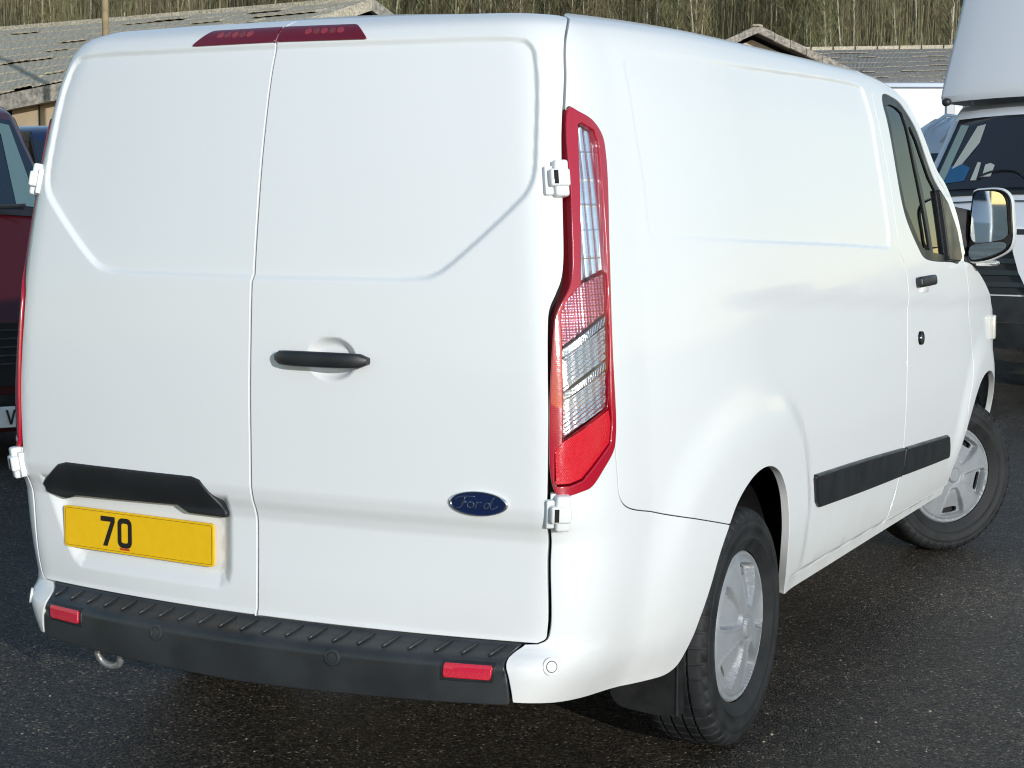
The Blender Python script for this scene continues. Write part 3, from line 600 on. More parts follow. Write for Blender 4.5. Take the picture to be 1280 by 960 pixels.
# mirrors
for sgn in (1,-1):
    def mirror_loft(name,prof,ys,mt,par):
        bm=bmesh.new(); rings=[]
        cxm=sum(p[0] for p in prof)/len(prof); czm=sum(p[1] for p in prof)/len(prof)
        for y,s in ys: rings.append([bm.verts.new((sgn*(cxm+(x-cxm)*s),y,czm+(z-czm)*s)) for x,z in prof])
        n=len(prof)
        for A,B in zip(rings[:-1],rings[1:]):
            for k in range(n): bm.faces.new([A[k],A[(k+1)%n],B[(k+1)%n],B[k]])
        bm.faces.new(rings[-1]); bm.faces.new(rings[0]); bmesh.ops.recalc_face_normals(bm,faces=bm.faces[:]); return autosmooth(build(name,bm,mt,par),50)
    O=cr([(.957,1.55),(.965,1.595),(1.00,1.603),(1.085,1.600),(1.118,1.57),(1.132,1.47),(1.136,1.39),(1.122,1.345),(1.07,1.310),(1.0,1.288),(.960,1.288),(.945,1.32),(.948,1.42)],.02,True)
    mh=mirror_loft('door_mirror',O,[(3.842,.93),(3.836,.985),(3.846,1.0),(3.88,1.01),(3.93,.95),(3.965,.75),(3.98,.4)],W_,VAN)
    mirror_loft('mirror_surround',O,[(3.850,.97),(3.832,.965),(3.826,.94),(3.834,.90)],M['gloss_black'],mh)
    def flat(name,pts,y,mt,tilt=0):
        bm=bmesh.new(); add_prism(bm,[(sgn*x,y+tilt*(x-1.0),z) for x,z in pts],(0,-.002,0)); return build(name,bm,mt,mh)
    flat('mirror_glass',cr([(.974,1.57),(.985,1.587),(1.075,1.585),(1.098,1.56),(1.112,1.46),(1.114,1.405),(1.10,1.392),(.985,1.376),(.968,1.39),(.966,1.48)],.02,True),3.812,M['mirror'],.10)
    flat('wide_angle_glass',cr([(.966,1.355),(.975,1.363),(1.10,1.378),(1.112,1.37),(1.108,1.352),(1.06,1.325),(1.0,1.305),(.972,1.305),(.963,1.32)],.02,True),3.800,M['mirror'],.22)
    bm=bmesh.new()
    add_prism(bm,[(sgn*.985,3.86,1.315),(sgn*.985,3.86,1.50),(sgn*.80,3.72,1.545),(sgn*.80,3.72,1.315)],(0,.075,0)); build('mirror_arm',bm,M['flap'],mh)
    bm=bmesh.new(); add_box(bm,(sgn*1.02,3.90,1.285),(.09,.07,.022),bevel=.008); autosmooth(build('mirror_lamp',bm,M['clear_rib'],mh),40)
# roof, windscreen, bonnet, nose
def skin(name,rows,mt,parent):
    n=len(rows[0]); v=[p for r in rows for p in r]; f=[(i*n+j,i*n+j+1,(i+1)*n+j+1,(i+1)*n+j) for i in range(len(rows)-1) for j in range(n-1)]
    o=pyd(name,v,f,mt,parent,True); bm=bmesh.new(); bm.from_mesh(o.data); bmesh.ops.recalc_face_normals(bm,faces=bm.faces[:]); bm.to_mesh(o.data); bm.free(); return o
ys_=np.linspace(1.24,3.83,28); rows=[]
def roofrow(u,v):
    p=base(u,v); return [(p[0]*k,p[1],p[2]-.012+.03*(1-k*k)) for k in np.linspace(-1,1,21)]
rear_edge=base(np.linspace(-.9,.9,21),np.full(21,2.085)); rows.append([(p[0],p[1]+.004,p[2]-.012) for p in rear_edge])
for u in ys_: rows.append(roofrow(u,2.13))
skin('roof',rows,W_,VAN)
pl=[base(u,v) for u,v in [(3.99,2.05),(4.05,1.90),(4.25,1.70),(4.38,1.63),(4.52,1.50),(4.60,1.34)]]
rows=[]
for i,p in enumerate(pl):
    bul=.34*math.sin(min(1,(i+1.2)/6)*math.pi/2); rows.append([((p[0]-.02)*k,p[1]+bul*(1-k*k),p[2]+.02*(1-k*k)) for k in np.linspace(-1,1,17)])
skin('windscreen',rows,M['windscreen'],VAN)
bl_=[base(u,v) for u,v in [(4.61,1.325),(4.70,1.28),(4.9,1.232),(5.1,1.155),(5.30,1.055),(5.44,.955)]]; rows=[]
for i,p in enumerate(bl_):
    rows.append([((p[0]-.006)*k,p[1]+(.33-.015*i)*(1-k*k)*(1 if i else 1),p[2]+.03*(1-k*k)) for k in np.linspace(-1,1,17)])
skin('bonnet',rows,W_,VAN)
rows=[]
for z in np.linspace(.25,.955,8):
    p=base(5.565 if z<.6 else 5.565-.125*(z-.6)/.355,max(z,.335)); b_=.30+.08*math.sin((z-.25)/.7*math.pi); rows.append([((p[0]-.003)*k,p[1]+b_*(1-k*k),z) for k in np.linspace(-1,1,17)])
skin('front_bumper',rows,W_,VAN)
for sgn in (1,-1):
    bm=bmesh.new(); add_box(bm,(0,0,.008),(.05,.11,.03),bevel=.010,seg=3); put(bm,frame(sgn*5.20,.98,-.006,plainS)); autosmooth(build('headlamp',bm,M['headlamp'],VAN),40)
# underbody, wheel wells, flaps
bm=bmesh.new(); add_box(bm,(0,.32,.39),(1.50,.50,.10)); add_box(bm,(0,2.5,.36),(1.20,4.2,.10)); add_box(bm,(0,2.47,.375),(1.76,2.05,.09)); add_box(bm,(0,4.62,.4),(1.4,.3,.15)); build('underbody',bm,M['cavity'],VAN)
for sgn in (1,-1):
    for yc,rad,zc,a0,a1 in ((.985,.412,.365,0,.96),(4.09,.43,.345,.02,1.0)):
        bm=bmesh.new(); n=28; A=[];B=[]
        for k in range(n+1):
            a=math.pi*(a0+(a1-a0)*k/n); A.append(bm.verts.new((sgn*.900,yc+rad*math.cos(a),zc+rad*math.sin(a)))); B.append(bm.verts.new((sgn*.46,yc+rad*math.cos(a),zc+rad*math.sin(a))))
        for k in range(n): bm.faces.new([A[k],A[k+1],B[k+1],B[k]])
        bm.faces.new(B); build('wheel_arch_liner',bm,M['flap'],VAN,smooth=True)
    # mud flap: rounded rubber sheet, curled at its outer edge
    bm=bmesh.new(); fp=cr([(.70,.36),(.70,.23),(.725,.185),(.80,.172),(.87,.170),(.900,.182),(.908,.24),(.905,.36)],.02)+[(.88,.45),(.70,.46)]
    add_prism(bm,[(sgn*x,.612,z) for x,z in fp],(0,.012,0)); add_box(bm,(sgn*.900,.632,.30),(.012,.045,.26),bevel=.005); build('mud_flap',bm,M['flap'],VAN)
bm=bmesh.new(); add_cyl(bm,(.62,1.06,.42),(.70,.90,.82),.032,seg=14); add_cyl(bm,(.60,1.08,.36),(.66,.98,.60),.045,seg=14); add_cyl(bm,(-.8,.985,.34),(.8,.985,.34),.05,seg=12); build('rear_axle',bm,M['steel'],VAN,smooth=True)
bm=bmesh.new(); add_box(bm,(.775,.79,.60),(.10,.05,.40),bevel=.015,rot=Matrix.Rotation(R_(-14),3,'X')); build('arch_stay',bm,M['flap'],VAN)
bm=bmesh.new(); a=[(-.553-.036,.05,.36)]+[(-.553+.040*math.cos(t_),.03-.01*math.sin(t_),.300+.030*math.sin(t_)) for t_ in np.linspace(math.pi,2*math.pi,9)]+[(-.553+.046,.05,.36)]
add_tube(bm,a,.0105,8); eye=build('towing_eye',bm,M['grey_steel'],VAN,smooth=True)
# wheels
def tyre_mesh():
    R=.345; wd=.205; h=wd/2; seg=192; grooves=(-.052,-.018,.018,.052)
    prof=[(.218,-h*.78),(.232,-h*.86),(.250,-h*.97),(.255,-h*.99),(.258,-h*.97),(.282,-h*.99),(.285,-h*1.01),(.300,-h*1.0),(.303,-h*.975),(.310,-h*.985),(.322,-h*.95),(.334,-h*.86),(.340,-h*.76)]
    tread=[]
    xs=[-.072]
    for g in grooves: tread+=[(R-.002*(g/.06)**2,g-.0045),(R-.009,g-.0030),(R-.009,g+.0030),(R-.002*(g/.06)**2,g+.0045)]
    prof=prof+tread+[(r,-x) for r,x in reversed(prof)]
    v=[];f=[]; L=len(prof); sh={10,11,12,L-11,L-12,L-13}
    for k in range(seg):
        a=2*math.pi*(k//4+(0,.78,.82,.96)[k%4])/(seg//4); notch=(k%4 in (2,3))
        for i,(r,x) in enumerate(prof):
            rr=r-(.0055 if notch and i in sh else 0)-(.003 if (k%4>1 and 12<i<L-13 and (i-13)%4 in (0,3)) else 0)
            v.append((x,rr*math.cos(a),rr*math.sin(a)))
    for k in range(seg):
        for i in range(L-1):
            a=k*L+i; b=((k+1)%seg)*L+i; f.append((a,b,b+1,a+1))
    me=bpy.data.meshes.new('tyre'); me.from_pydata(v,[],f); me.polygons.foreach_set('use_smooth',[True]*len(f)); me.set_sharp_from_angle(angle=R_(40)); me.materials.append(M['rubber']); 
    bm=bmesh.new(); bm.from_mesh(me); bmesh.ops.recalc_face_normals(bm,faces=bm.faces[:]); bm.to_mesh(me); bm.free(); return me
# wheel cover: plate in polar coordinates, five pockets running out to a slot near the rim
RC=.2175
pock=[(.060,-.014),(.060,.014),(.075,.024),(.168,.060),(.178,.056),(.182,0),(.178,-.056),(.168,-.060),(.075,-.024)]
slot=[(.150,-.034),(.150,.034),(.160,.041),(.170,.040),(.174,0),(.170,-.040),(.160,-.041)]
pock_p=cr(pock,.006,True); slot_p=cr(slot,.006,True)
def cover_surf(u,v,off=0.,extra=None):
    r=np.hypot(u,v); th=np.arctan2(v,u); z=.020-.030*(r/RC)**2.6
    z+=.006*sstep(r,.034,.028)-.004*sstep(r,.040,.034)*sstep(r,.028,.034)
    z-=.006*sstep(r,.196,.202); z+=.008*sstep(r,.202,.208)-.006*sstep(r,.212,.2175)
    k=np.round(th/(2*math.pi/5)); a=th-k*2*math.pi/5; P=np.stack([r*np.cos(a),r*np.sin(a)],1)
    s=sd_poly(P,pock_p); z-=(.010+.016*sstep(r,.07,.17))*(1-sstep(s,-.006,.001))
    z+=.0028*np.exp(-((s-.004)/.003)**2)
    # groove down the middle of each spoke
    return np.stack([u,v,z+off],1)
def cover_panel(name,outline,holes,mt,par):
    global base_keep
    out=inset(dedupe(outline),0); loops=[out]+[h[::-1] for h in holes]
    gx,gy=np.meshgrid(np.arange(-.215,.215,.0045),np.arange(-.215,.215,.0045)); G=np.stack([gx.ravel(),gy.ravel()],1)
    s=sd_poly(G,out); keep=s<-.002
    for h in holes: keep&=sd_poly(G,h)>.002
    G=G[keep]; vs_=[];es=[]
    for L in loops:
        b=len(vs_); vs_+=[tuple(q) for q in L]; es+=[(b+i,b+(i+1)%len(L)) for i in range(len(L))]
    V,E,Fc,ov,oe,of=delaunay_2d_cdt([Vector(q) for q in vs_]+[Vector(q) for q in G],es,[],0,1e-6)
    V=np.array([tuple(q) for q in V]); T=np.array([f for f in Fc if len(f)==3]); c=V[T].mean(1); k=sd_poly(c,out)<0
    for h in holes: k&=sd_poly(c,h)>0
    T=T[k]; e1=V[T[:,1]]-V[T[:,0]]; e2=V[T[:,2]]-V[T[:,0]]; fl=(e1[:,0]*e2[:,1]-e1[:,1]*e2[:,0])<0; T[fl]=T[fl][:,::-1]
    P3=cover_surf(V[:,0],V[:,1]); verts=[P3]; faces=[tuple(t) for t in T]; cnt=len(P3)
    for L in loops:
        La=np.array(L); p=cover_surf(La[:,0],La[:,1]); q=p.copy(); q[:,2]-=.012; verts+=[p,q]; m=len(La)
        for i in range(m): j=(i+1)%m; faces.append((cnt+i,cnt+m+i,cnt+m+j,cnt+j))
        cnt+=2*m
    verts=np.concatenate(verts); me=bpy.data.meshes.new(name); me.from_pydata(verts.tolist(),[],[tuple(int(i) for i in t) for t in faces])
    me.polygons.foreach_set('use_smooth',[True]*len(me.polygons)); me.set_sharp_from_angle(angle=R_(50)); me.materials.append(mt); return me
def rot2(p,a): return [(x*math.cos(a)-y*math.sin(a),x*math.sin(a)+y*math.cos(a)) for x,y in p]
cov_me=cover_panel('wheel_cover',[(RC*math.cos(2*math.pi*k/120),RC*math.sin(2*math.pi*k/120)) for k in range(120)],[rot2(slot_p,2*math.pi*k/5) for k in range(5)],M['cover'],None)
ty_me=tyre_mesh()
bm=bmesh.new(); add_cyl(bm,(-.05,0,0),(.040,0,0),.225,.222,48); rim_me=bpy.data.meshes.new('rim'); bm.to_mesh(rim_me); bm.free(); rim_me.materials.append(M['cavity'])
bm=bmesh.new(); add_cyl(bm,(0,0,0),(.017,0,0),.012,seg=6); nut_me=bpy.data.meshes.new('wheel_nut'); bm.to_mesh(nut_me); bm.free(); nut_me.materials.append(M['steel'])
def wheel(loc,steer,sgn,spin):
    w_=empty('wheel',loc); w_.parent=VAN; w_.rotation_euler=(spin,0,steer+(math.pi if sgn<0 else 0)); w_.rotation_mode='XYZ'
    from_mesh('tyre',ty_me,None,w_); from_mesh('rim',rim_me,None,w_)
    c=from_mesh('wheel_cover',cov_me,None,w_); c.location=(.088,0,0); c.rotation_euler=(R_(90),0,R_(90))
    for k in range(5):
        a=2*math.pi*k/5+R_(90); n_=from_mesh('wheel_nut',nut_me,None,w_); n_.location=(.035,.150*math.cos(a),.150*math.sin(a))
wheel((.862,.985,.3435),0,1,R_(6)); wheel((-.862,.985,.3435),0,-1,R_(30)); wheel((.800,4.06,.3435),R_(-38),1,R_(-14)); wheel((-.800,4.06,.3435),R_(-34),-1,R_(50))
# cab interior
bm=bmesh.new(); add_box(bm,(0,2.72,1.15),(1.62,.03,1.45)); build('bulkhead',bm,M['interior'],VAN)
bm=bmesh.new(); add_box(bm,(0,2.40,.41),(1.7,4.1,.03)); build('cab_floor',bm,M['interior'],VAN)
bm=bmesh.new(); add_box(bm,(0,3.92,1.12),(1.62,.45,.36),bevel=.10,seg=4); add_box(bm,(.40,3.72,1.28),(.36,.16,.12),bevel=.05,seg=3); autosmooth(build('dashboard',bm,M['interior'],VAN),50)
for x in (.42,-.42):
    bm=bmesh.new(); add_box(bm,(x,3.10,.86),(.50,.52,.18),bevel=.06,seg=3); add_box(bm,(x,2.90,1.22),(.48,.15,.66),bevel=.06,seg=3,rot=Matrix.Rotation(R_(12),3,'X')); add_box(bm,(x,2.85,1.63),(.26,.10,.20),bevel=.045,seg=3); autosmooth(build('seat',bm,M['seat'],VAN),50)
bm=bmesh.new(); c=Vector((.42,3.55,1.25)); q=Matrix.Rotation(R_(-62),3,'X'); add_tube(bm,[c+q@Vector((.19*math.cos(a),.19*math.sin(a),0)) for a in np.linspace(0,2*math.pi,25)],.014,8); add_box(bm,c,(.34,.05,.03),rot=q,bevel=.01); build('steering_wheel',bm,M['interior'],VAN,smooth=True)
bm=bmesh.new(); add_box(bm,(.44,3.88,1.315),(.20,.16,.012),rot=Matrix.Rotation(R_(20),3,'Z')); add_box(bm,(.60,3.84,1.33),(.12,.10,.03),rot=Matrix.Rotation(R_(-30),3,'Z')); build('paperwork',bm,M['paper'],VAN)
# ------------------------------------------------------------------ ground
def asphalt():
    m=bpy.data.materials.new('wet_asphalt'); m.use_nodes=True; nt=m.node_tree; b=nt.nodes['Principled BSDF']; L=nt.links.new
    tc=nn(nt,'ShaderNodeTexCoord')
    vo=nn(nt,'ShaderNodeTexVoronoi'); vo.inputs['Scale'].default_value=140; vo.inputs['Randomness'].default_value=1; L(tc.outputs['Object'],vo.inputs['Vector'])
    vo2=nn(nt,'ShaderNodeTexVoronoi'); vo2.inputs['Scale'].default_value=210; L(tc.outputs['Object'],vo2.inputs['Vector'])
    big=nn(nt,'ShaderNodeTexNoise'); big.inputs['Scale'].default_value=.55; big.inputs['Detail'].default_value=5; L(tc.outputs['Object'],big.inputs['Vector'])
    mid=nn(nt,'ShaderNodeTexNoise'); mid.inputs['Scale'].default_value=7; mid.inputs['Detail'].default_value=6; L(tc.outputs['Object'],mid.inputs['Vector'])
    sep=nn(nt,'ShaderNodeSeparateColor'); L(vo.outputs['Color'],sep.inputs[0])
    cr_=nn(nt,'ShaderNodeValToRGB'); e=cr_.color_ramp.elements; e[0].position=0; e[0].color=(.011,.0095,.008,1); e[1].position=1; e[1].color=(.42,.37,.28,1)
    for p,c in ((.40,(.036,.029,.0215,1)),(.75,(.085,.067,.048,1)),(.94,(.125,.102,.075,1)),(.98,(.26,.215,.15,1))): q=e.new(p); q.color=c
    L(sep.outputs[0],cr_.inputs[0])
    mr=nn(nt,'ShaderNodeMapRange'); mr.inputs[1].default_value=.3; mr.inputs[2].default_value=.7; mr.inputs[3].default_value=.62; mr.inputs[4].default_value=1.25; L(big.outputs['Fac'],mr.inputs[0])
    mr2=nn(nt,'ShaderNodeMapRange'); mr2.inputs[1].default_value=.3; mr2.inputs[2].default_value=.7; mr2.inputs[3].default_value=.75; mr2.inputs[4].default_value=1.2; L(mid.outputs['Fac'],mr2.inputs[0])
    mu=nn(nt,'ShaderNodeMath',operation='MULTIPLY'); L(mr.outputs[0],mu.inputs[0]); L(mr2.outputs[0],mu.inputs[1])
    mx=nn(nt,'ShaderNodeMixRGB'); mx.blend_type='MULTIPLY'; mx.inputs[0].default_value=1; L(cr_.outputs[0],mx.inputs[1]); L(mu.outputs[0],mx.inputs[2]); 
    # lighter patches; the strongest paints in sunlight bounced off the front hubcap
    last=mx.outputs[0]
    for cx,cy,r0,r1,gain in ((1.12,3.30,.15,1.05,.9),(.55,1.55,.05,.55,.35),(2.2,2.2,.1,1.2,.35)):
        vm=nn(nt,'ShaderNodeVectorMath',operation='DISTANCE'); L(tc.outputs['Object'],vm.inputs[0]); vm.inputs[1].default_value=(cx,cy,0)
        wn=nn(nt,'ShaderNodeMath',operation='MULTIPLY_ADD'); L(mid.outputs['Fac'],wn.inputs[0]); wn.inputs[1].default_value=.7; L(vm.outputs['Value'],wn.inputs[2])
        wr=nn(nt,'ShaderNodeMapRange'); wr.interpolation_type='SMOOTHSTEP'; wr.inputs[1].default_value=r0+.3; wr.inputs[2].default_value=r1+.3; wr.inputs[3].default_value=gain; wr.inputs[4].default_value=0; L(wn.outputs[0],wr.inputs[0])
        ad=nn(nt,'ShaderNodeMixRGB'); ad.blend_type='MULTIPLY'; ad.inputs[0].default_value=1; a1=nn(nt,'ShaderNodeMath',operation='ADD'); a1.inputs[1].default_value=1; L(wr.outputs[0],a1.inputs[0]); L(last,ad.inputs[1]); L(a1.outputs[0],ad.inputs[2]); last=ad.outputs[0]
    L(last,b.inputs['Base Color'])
    rg=nn(nt,'ShaderNodeMapRange'); rg.inputs[1].default_value=.35; rg.inputs[2].default_value=.65; rg.inputs[3].default_value=.34; rg.inputs[4].default_value=.60; L(big.outputs['Fac'],rg.inputs[0])
    L(rg.outputs[0],b.inputs['Roughness'])

    b.inputs['Specular IOR Level'].default_value=.38
    bp=nn(nt,'ShaderNodeBump'); bp.inputs['Strength'].default_value=.9; bp.inputs['Distance'].default_value=.007; bp.invert=True; L(vo.outputs['Distance'],bp.inputs['Height'])
    bp2=nn(nt,'ShaderNodeBump'); bp2.inputs['Strength'].default_value=.5; bp2.inputs['Distance'].default_value=.0025; bp2.invert=True; L(vo2.outputs['Distance'],bp2.inputs['Height']); L(bp.outputs[0],bp2.inputs['Normal'])
    bp3=nn(nt,'ShaderNodeBump'); bp3.inputs['Strength'].default_value=.5; bp3.inputs['Distance'].default_value=.01; L(mid.outputs['Fac'],bp3.inputs['Height']); L(bp2.outputs[0],bp3.inputs['Normal']); L(bp3.outputs[0],b.inputs['Normal'])
    return m
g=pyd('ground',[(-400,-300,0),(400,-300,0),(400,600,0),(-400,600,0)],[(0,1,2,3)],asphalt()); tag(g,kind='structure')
# loose chippings lying on the tarmac
chip=mat('chipping',(.30,.27,.22),.7); bm=bmesh.new(); rg_=random.Random(5)
for i in range(420):
    x=rg_.uniform(-1.6,2.2); y=rg_.uniform(-.9,3.4)
    if abs(x)<.95 and .5<y: continue
    s=rg_.choice([.002,.0025,.003,.003,.004,.0055]); r=bmesh.ops.create_icosphere(bm,subdivisions=1,radius=s)
    for v in r['verts']: v.co=Vector((v.co.x*rg_.uniform(.7,1.4),v.co.y*rg_.uniform(.7,1.4),v.co.z*.7))+Vector((x,y,s*.5))
tag(build('loose_chippings',bm,chip),kind='stuff')

# ------------------------------------------------------------------ hillside and bare wood
FD=Vector((-.4499,.8931,0)); RD=Vector((.8931,.4499,0)); C0=Vector((2.5587,-3.6734,0))
def at(d,l,z=0): p=C0+FD*d+RD*l; return Vector((p.x,p.y,z))
def hill_z(d,l): return max(0,min(1,(120-l)/75))**1.5*max(0,(d-72))*.34*(1+.12*math.sin(l*.05+1))+(.5*math.sin(l*.21+d*.13) if d>76 else 0)*.6
ds=[60,72,76,80,86,94,104,116,130,150,180,230,300]; ls=[-140+7*i for i in range(41)]
hv=[at(d,l,hill_z(d,l)-(.3 if d<73 else 0)) for d in ds for l in ls]; n=len(ls)
hf=[(i*n+j,i*n+j+1,(i+1)*n+j+1,(i+1)*n+j) for i in range(len(ds)-1) for j in range(n-1)]
tag(pyd('hillside',hv,hf,mat('leaf_litter',(.16,.14,.07),.95,noise=(1.5,.45)),None,True),kind='structure')
barks=[mat('bark_pale',(.42,.385,.28),.9,noise=(9,.3)),mat('bark_olive',(.30,.28,.16),.9,noise=(9,.3)),mat('bark_grey',(.40,.37,.29),.9,noise=(9,.3))]
twigs=[mat('twig_olive',(.19,.168,.082),.95,noise=(2,.3)),mat('twig_brown',(.155,.127,.074),.95,noise=(2,.3)),mat('twig_green',(.175,.175,.08),.95,noise=(2,.3))]
def tree_meshes(seed,H,bi,ti):
    r=random.Random(seed); bm=bmesh.new(); pts=[Vector((0,0,-.4))]; x=y=0
    for i in range(1,8): x+=r.uniform(-.12,.12); y+=r.uniform(-.12,.12); pts.append(Vector((x,y,H*i/7)))
    rad=[.072*(1-.86*i/7)*r.uniform(.9,1.1) for i in range(8)]; add_tube(bm,pts,rad,6)
    if r.random()<.5:
        k=r.randint(1,3); a=r.uniform(0,6.28); b=pts[k]; add_tube(bm,[b,b+Vector((math.cos(a)*.5,math.sin(a)*.5,1.4)),b+Vector((math.cos(a)*.9,math.sin(a)*.9,4.2)),b+Vector((math.cos(a)*1.2,math.sin(a)*1.2,H*.55))],[.055,.045,.03,.01],5)
    tm=bpy.data.meshes.new('trunk'); bm.to_mesh(tm); bm.free(); tm.polygons.foreach_set('use_smooth',[True]*len(tm.polygons)); tm.materials.append(barks[bi])
    v=[];f=[]
    def blade(p,q,wd):
        d=(q-p).normalized(); s=d.cross(Vector((r.uniform(-1,1),r.uniform(-1,1),r.uniform(-.3,.3)))).normalized()*wd; k=len(v)
        v.extend([p-s,p+s,q]); f.append((k,k+1,k+2))
    for i in range(58):
        t=r.uniform(.16,1); k=min(6,int(t*7)); b=pts[k].lerp(pts[k+1],t*7-k) if k<7 else pts[7]; a=r.uniform(0,6.28); L=(1.0+2.0*(1-t))*r.uniform(.5,1.1)
        e=b+Vector((math.cos(a)*L*.6,math.sin(a)*L*.6,L*r.uniform(.6,1.2))); blade(b,e,.024); blade(b,e,.024)
        for j in range(13):
            p=b.lerp(e,r.uniform(.15,1)); a2=r.uniform(0,6.28); l2=r.uniform(.3,1.0); q=p+Vector((math.cos(a2)*l2*.5,math.sin(a2)*l2*.5,l2*r.uniform(.3,1.1))); blade(p,q,.013)
    cm=bpy.data.meshes.new('crown'); cm.from_pydata(v,[],f); cm.materials.append(twigs[ti]); return tm,cm
protos=[tree_meshes(10+i,[11,12.5,9.5,13,10.5,12,9,11.5,10][i],[0,1,2,2,1,1,2,0,1][i],[0,1,2,0,1,0,2,1,0][i]) for i in range(9)]
rt=random.Random(3)
for i in range(285):
    d=80+rt.random()**1.2*60; hw=d*.36; l=rt.uniform(-hw,hw); k=rt.randrange(9); pale=protos[k]
    e=empty('bare_tree',at(d,l,hill_z(d,l)-.1),rt.uniform(0,6.28),'bare leafless tree with pale trunk in the wood on the hillside','tree','bare trees on the hillside'); s=rt.uniform(.75,1.2); e.scale=(s,s,s); e.rotation_euler[0]=rt.uniform(-.06,.06)
    from_mesh('trunk',protos[k][0],None,e); from_mesh('crown',protos[k][1],None,e)
bv=[];bf=[]
for i in range(105000):
    d=74+rt.random()**1.3*75; l=rt.uniform(-d*.52,d*.48); z=hill_z(d,l); h=rt.uniform(.8,4.2)*(1 if rt.random()<.8 else 1.7); a=rt.uniform(0,3.14); wd=rt.uniform(.012,.035); p=at(d,l,z-.1); s=Vector((math.cos(a)*wd,math.sin(a)*wd,0)); k=len(bv)
    q=p+Vector((rt.uniform(-.35,.35),rt.uniform(-.35,.35),h)); bv+=[p-s,p+s,q+s*.3,q-s*.3]; bf.append((k,k+1,k+2,k+3))
tag(pyd('undergrowth',bv,bf,mat('scrub',(.205,.182,.098),.95,noise=(.35,.5))),kind='stuff')

# ------------------------------------------------------------------ yard buildings
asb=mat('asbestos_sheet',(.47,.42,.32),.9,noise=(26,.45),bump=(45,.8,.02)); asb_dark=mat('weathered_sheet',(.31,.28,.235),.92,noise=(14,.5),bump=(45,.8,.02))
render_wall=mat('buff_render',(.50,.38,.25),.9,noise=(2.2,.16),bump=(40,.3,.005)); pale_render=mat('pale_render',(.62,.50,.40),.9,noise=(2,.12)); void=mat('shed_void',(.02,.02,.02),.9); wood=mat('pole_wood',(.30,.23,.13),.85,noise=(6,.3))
def sheet_roof(name,P,nu,nv,parent,mt,seed=0,th=.03,corr=3,amp=.010,lift=.05):
    """rows of corrugated sheets between ridge P00-P10 and lower edge P01-P11, each row lapped over the next"""
    r=random.Random(seed); P00,P10,P01,P11=[Vector(p) for p in P]; N=((P10-P00).cross(P01-P00)).normalized()
    if N.z<0: N=-N
    f=lambda s,t:(P00.lerp(P10,s)).lerp(P01.lerp(P11,s),t)
    for j in range(nv):
        sh=(j%2)*.5
        for i in range(nu+1):
            s0=(i-sh)/nu; s1=(i+1-sh)/nu; s0=max(s0,0); s1=min(s1,1)
            if s1-s0<.1/nu: continue
            t0=j/nv-(.12/nv if j else 0); t1=(j+1)/nv; up=(r.uniform(.9,1.5) if r.random()<.35 else r.uniform(.05,.2))*lift; g=.004/nu; v=[];fc=[]; m=corr*2
            for top in (1,0):
                for t,hh in ((t0,0.006),(t1,.02+up)):
                    for q in range(m+1):
                        s=s0+g+(s1-s0-2*g)*q/m; v.append(f(s,t)+N*(hh+(th if top else 0)+amp*(q%2)))
            w_=m+1
            for q in range(m): fc+=[(q,q+1,w_+q+1,w_+q),(2*w_+q,3*w_+q,3*w_+q+1,2*w_+q+1),(w_+q,w_+q+1,3*w_+q+1,3*w_+q)]
            fc+=[(0,w_,3*w_,2*w_),(m,2*w_+m,3*w_+m,w_+m)]
            pyd('roof_sheet',v,fc,mt,parent)
    K=10; v=[];fc=[]
    for dz in (-.015,-.10):
        for b in range(K+1):
            for a in range(K+1): v.append(f(a/K,b/K)+N*dz)
    o_=(K+1)**2
    for b in range(K):
        for a in range(K):
            q=b*(K+1)+a; fc+=[(q,q+1,q+K+2,q+K+1),(o_+q,o_+q+K+1,o_+q+K+2,o_+q+1)]
    pyd('roof_deck',v,fc,void,parent)
def beam(name,a,b,wd,ht,mt,parent):
    a=Vector(a);b=Vector(b); d=(b-a); s=Vector((d.y,-d.x,0)).normalized()*wd/2; bm=bmesh.new(); add_prism(bm,[a-s,a+s,a+s+Vector((0,0,ht)),a-s+Vector((0,0,ht))],d); return build(name,bm,mt,parent)
def wallbox(name,pts,z0,z1,th,mt,parent):
    a,b=[Vector(p) for p in pts]; d=(b-a); s=Vector((-d.y,d.x,0)).normalized()*th; bm=bmesh.new(); add_prism(bm,[Vector((a.x,a.y,z0)),Vector((b.x,b.y,z0)),Vector((b.x+s.x,b.y+s.y,z0)),Vector((a.x+s.x,a.y+s.y,z0))],(0,0,z1-z0)); return build(name,bm,mt,parent)
S1=empty('long_shed',(0,0,0),0,'long low shed with weathered grey sheet roof and buff wall at the left','shed')
RL,RRr=Vector((-24.2,23.93,4.81)),Vector((-13.35,22.43,4.84)); BLf,BRt=Vector((-18.35,18.10,3.05)),Vector((-13.9,18.6,3.72))
sheet_roof('roof',[RL,RRr,BLf,BRt],13,8,S1,asb,4,lift=.035)
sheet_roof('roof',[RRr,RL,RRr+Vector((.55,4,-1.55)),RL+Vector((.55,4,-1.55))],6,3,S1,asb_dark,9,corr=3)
beam('fascia',BLf+Vector((0,0,-.26)),BRt+Vector((0,0,-.26)),.10,.26,asb_dark,S1)
beam('ridge_cap',RL+Vector((0,0,.0)),RRr+Vector((0,0,.0)),.22,.09,asb,S1)
d_=(BRt-BLf).normalized(); nrm=Vector((-d_.y,d_.x,0)).normalized()
wa=BLf+nrm*.25+d_*.62; wb=BRt+nrm*.25; bm=bmesh.new(); add_prism(bm,[Vector((wa.x,wa.y,0)),Vector((wb.x,wb.y,0)),Vector((wb.x,wb.y,3.6)),Vector((wa.x,wa.y,3.0))],nrm*.25); build('wall',bm,render_wall,S1)
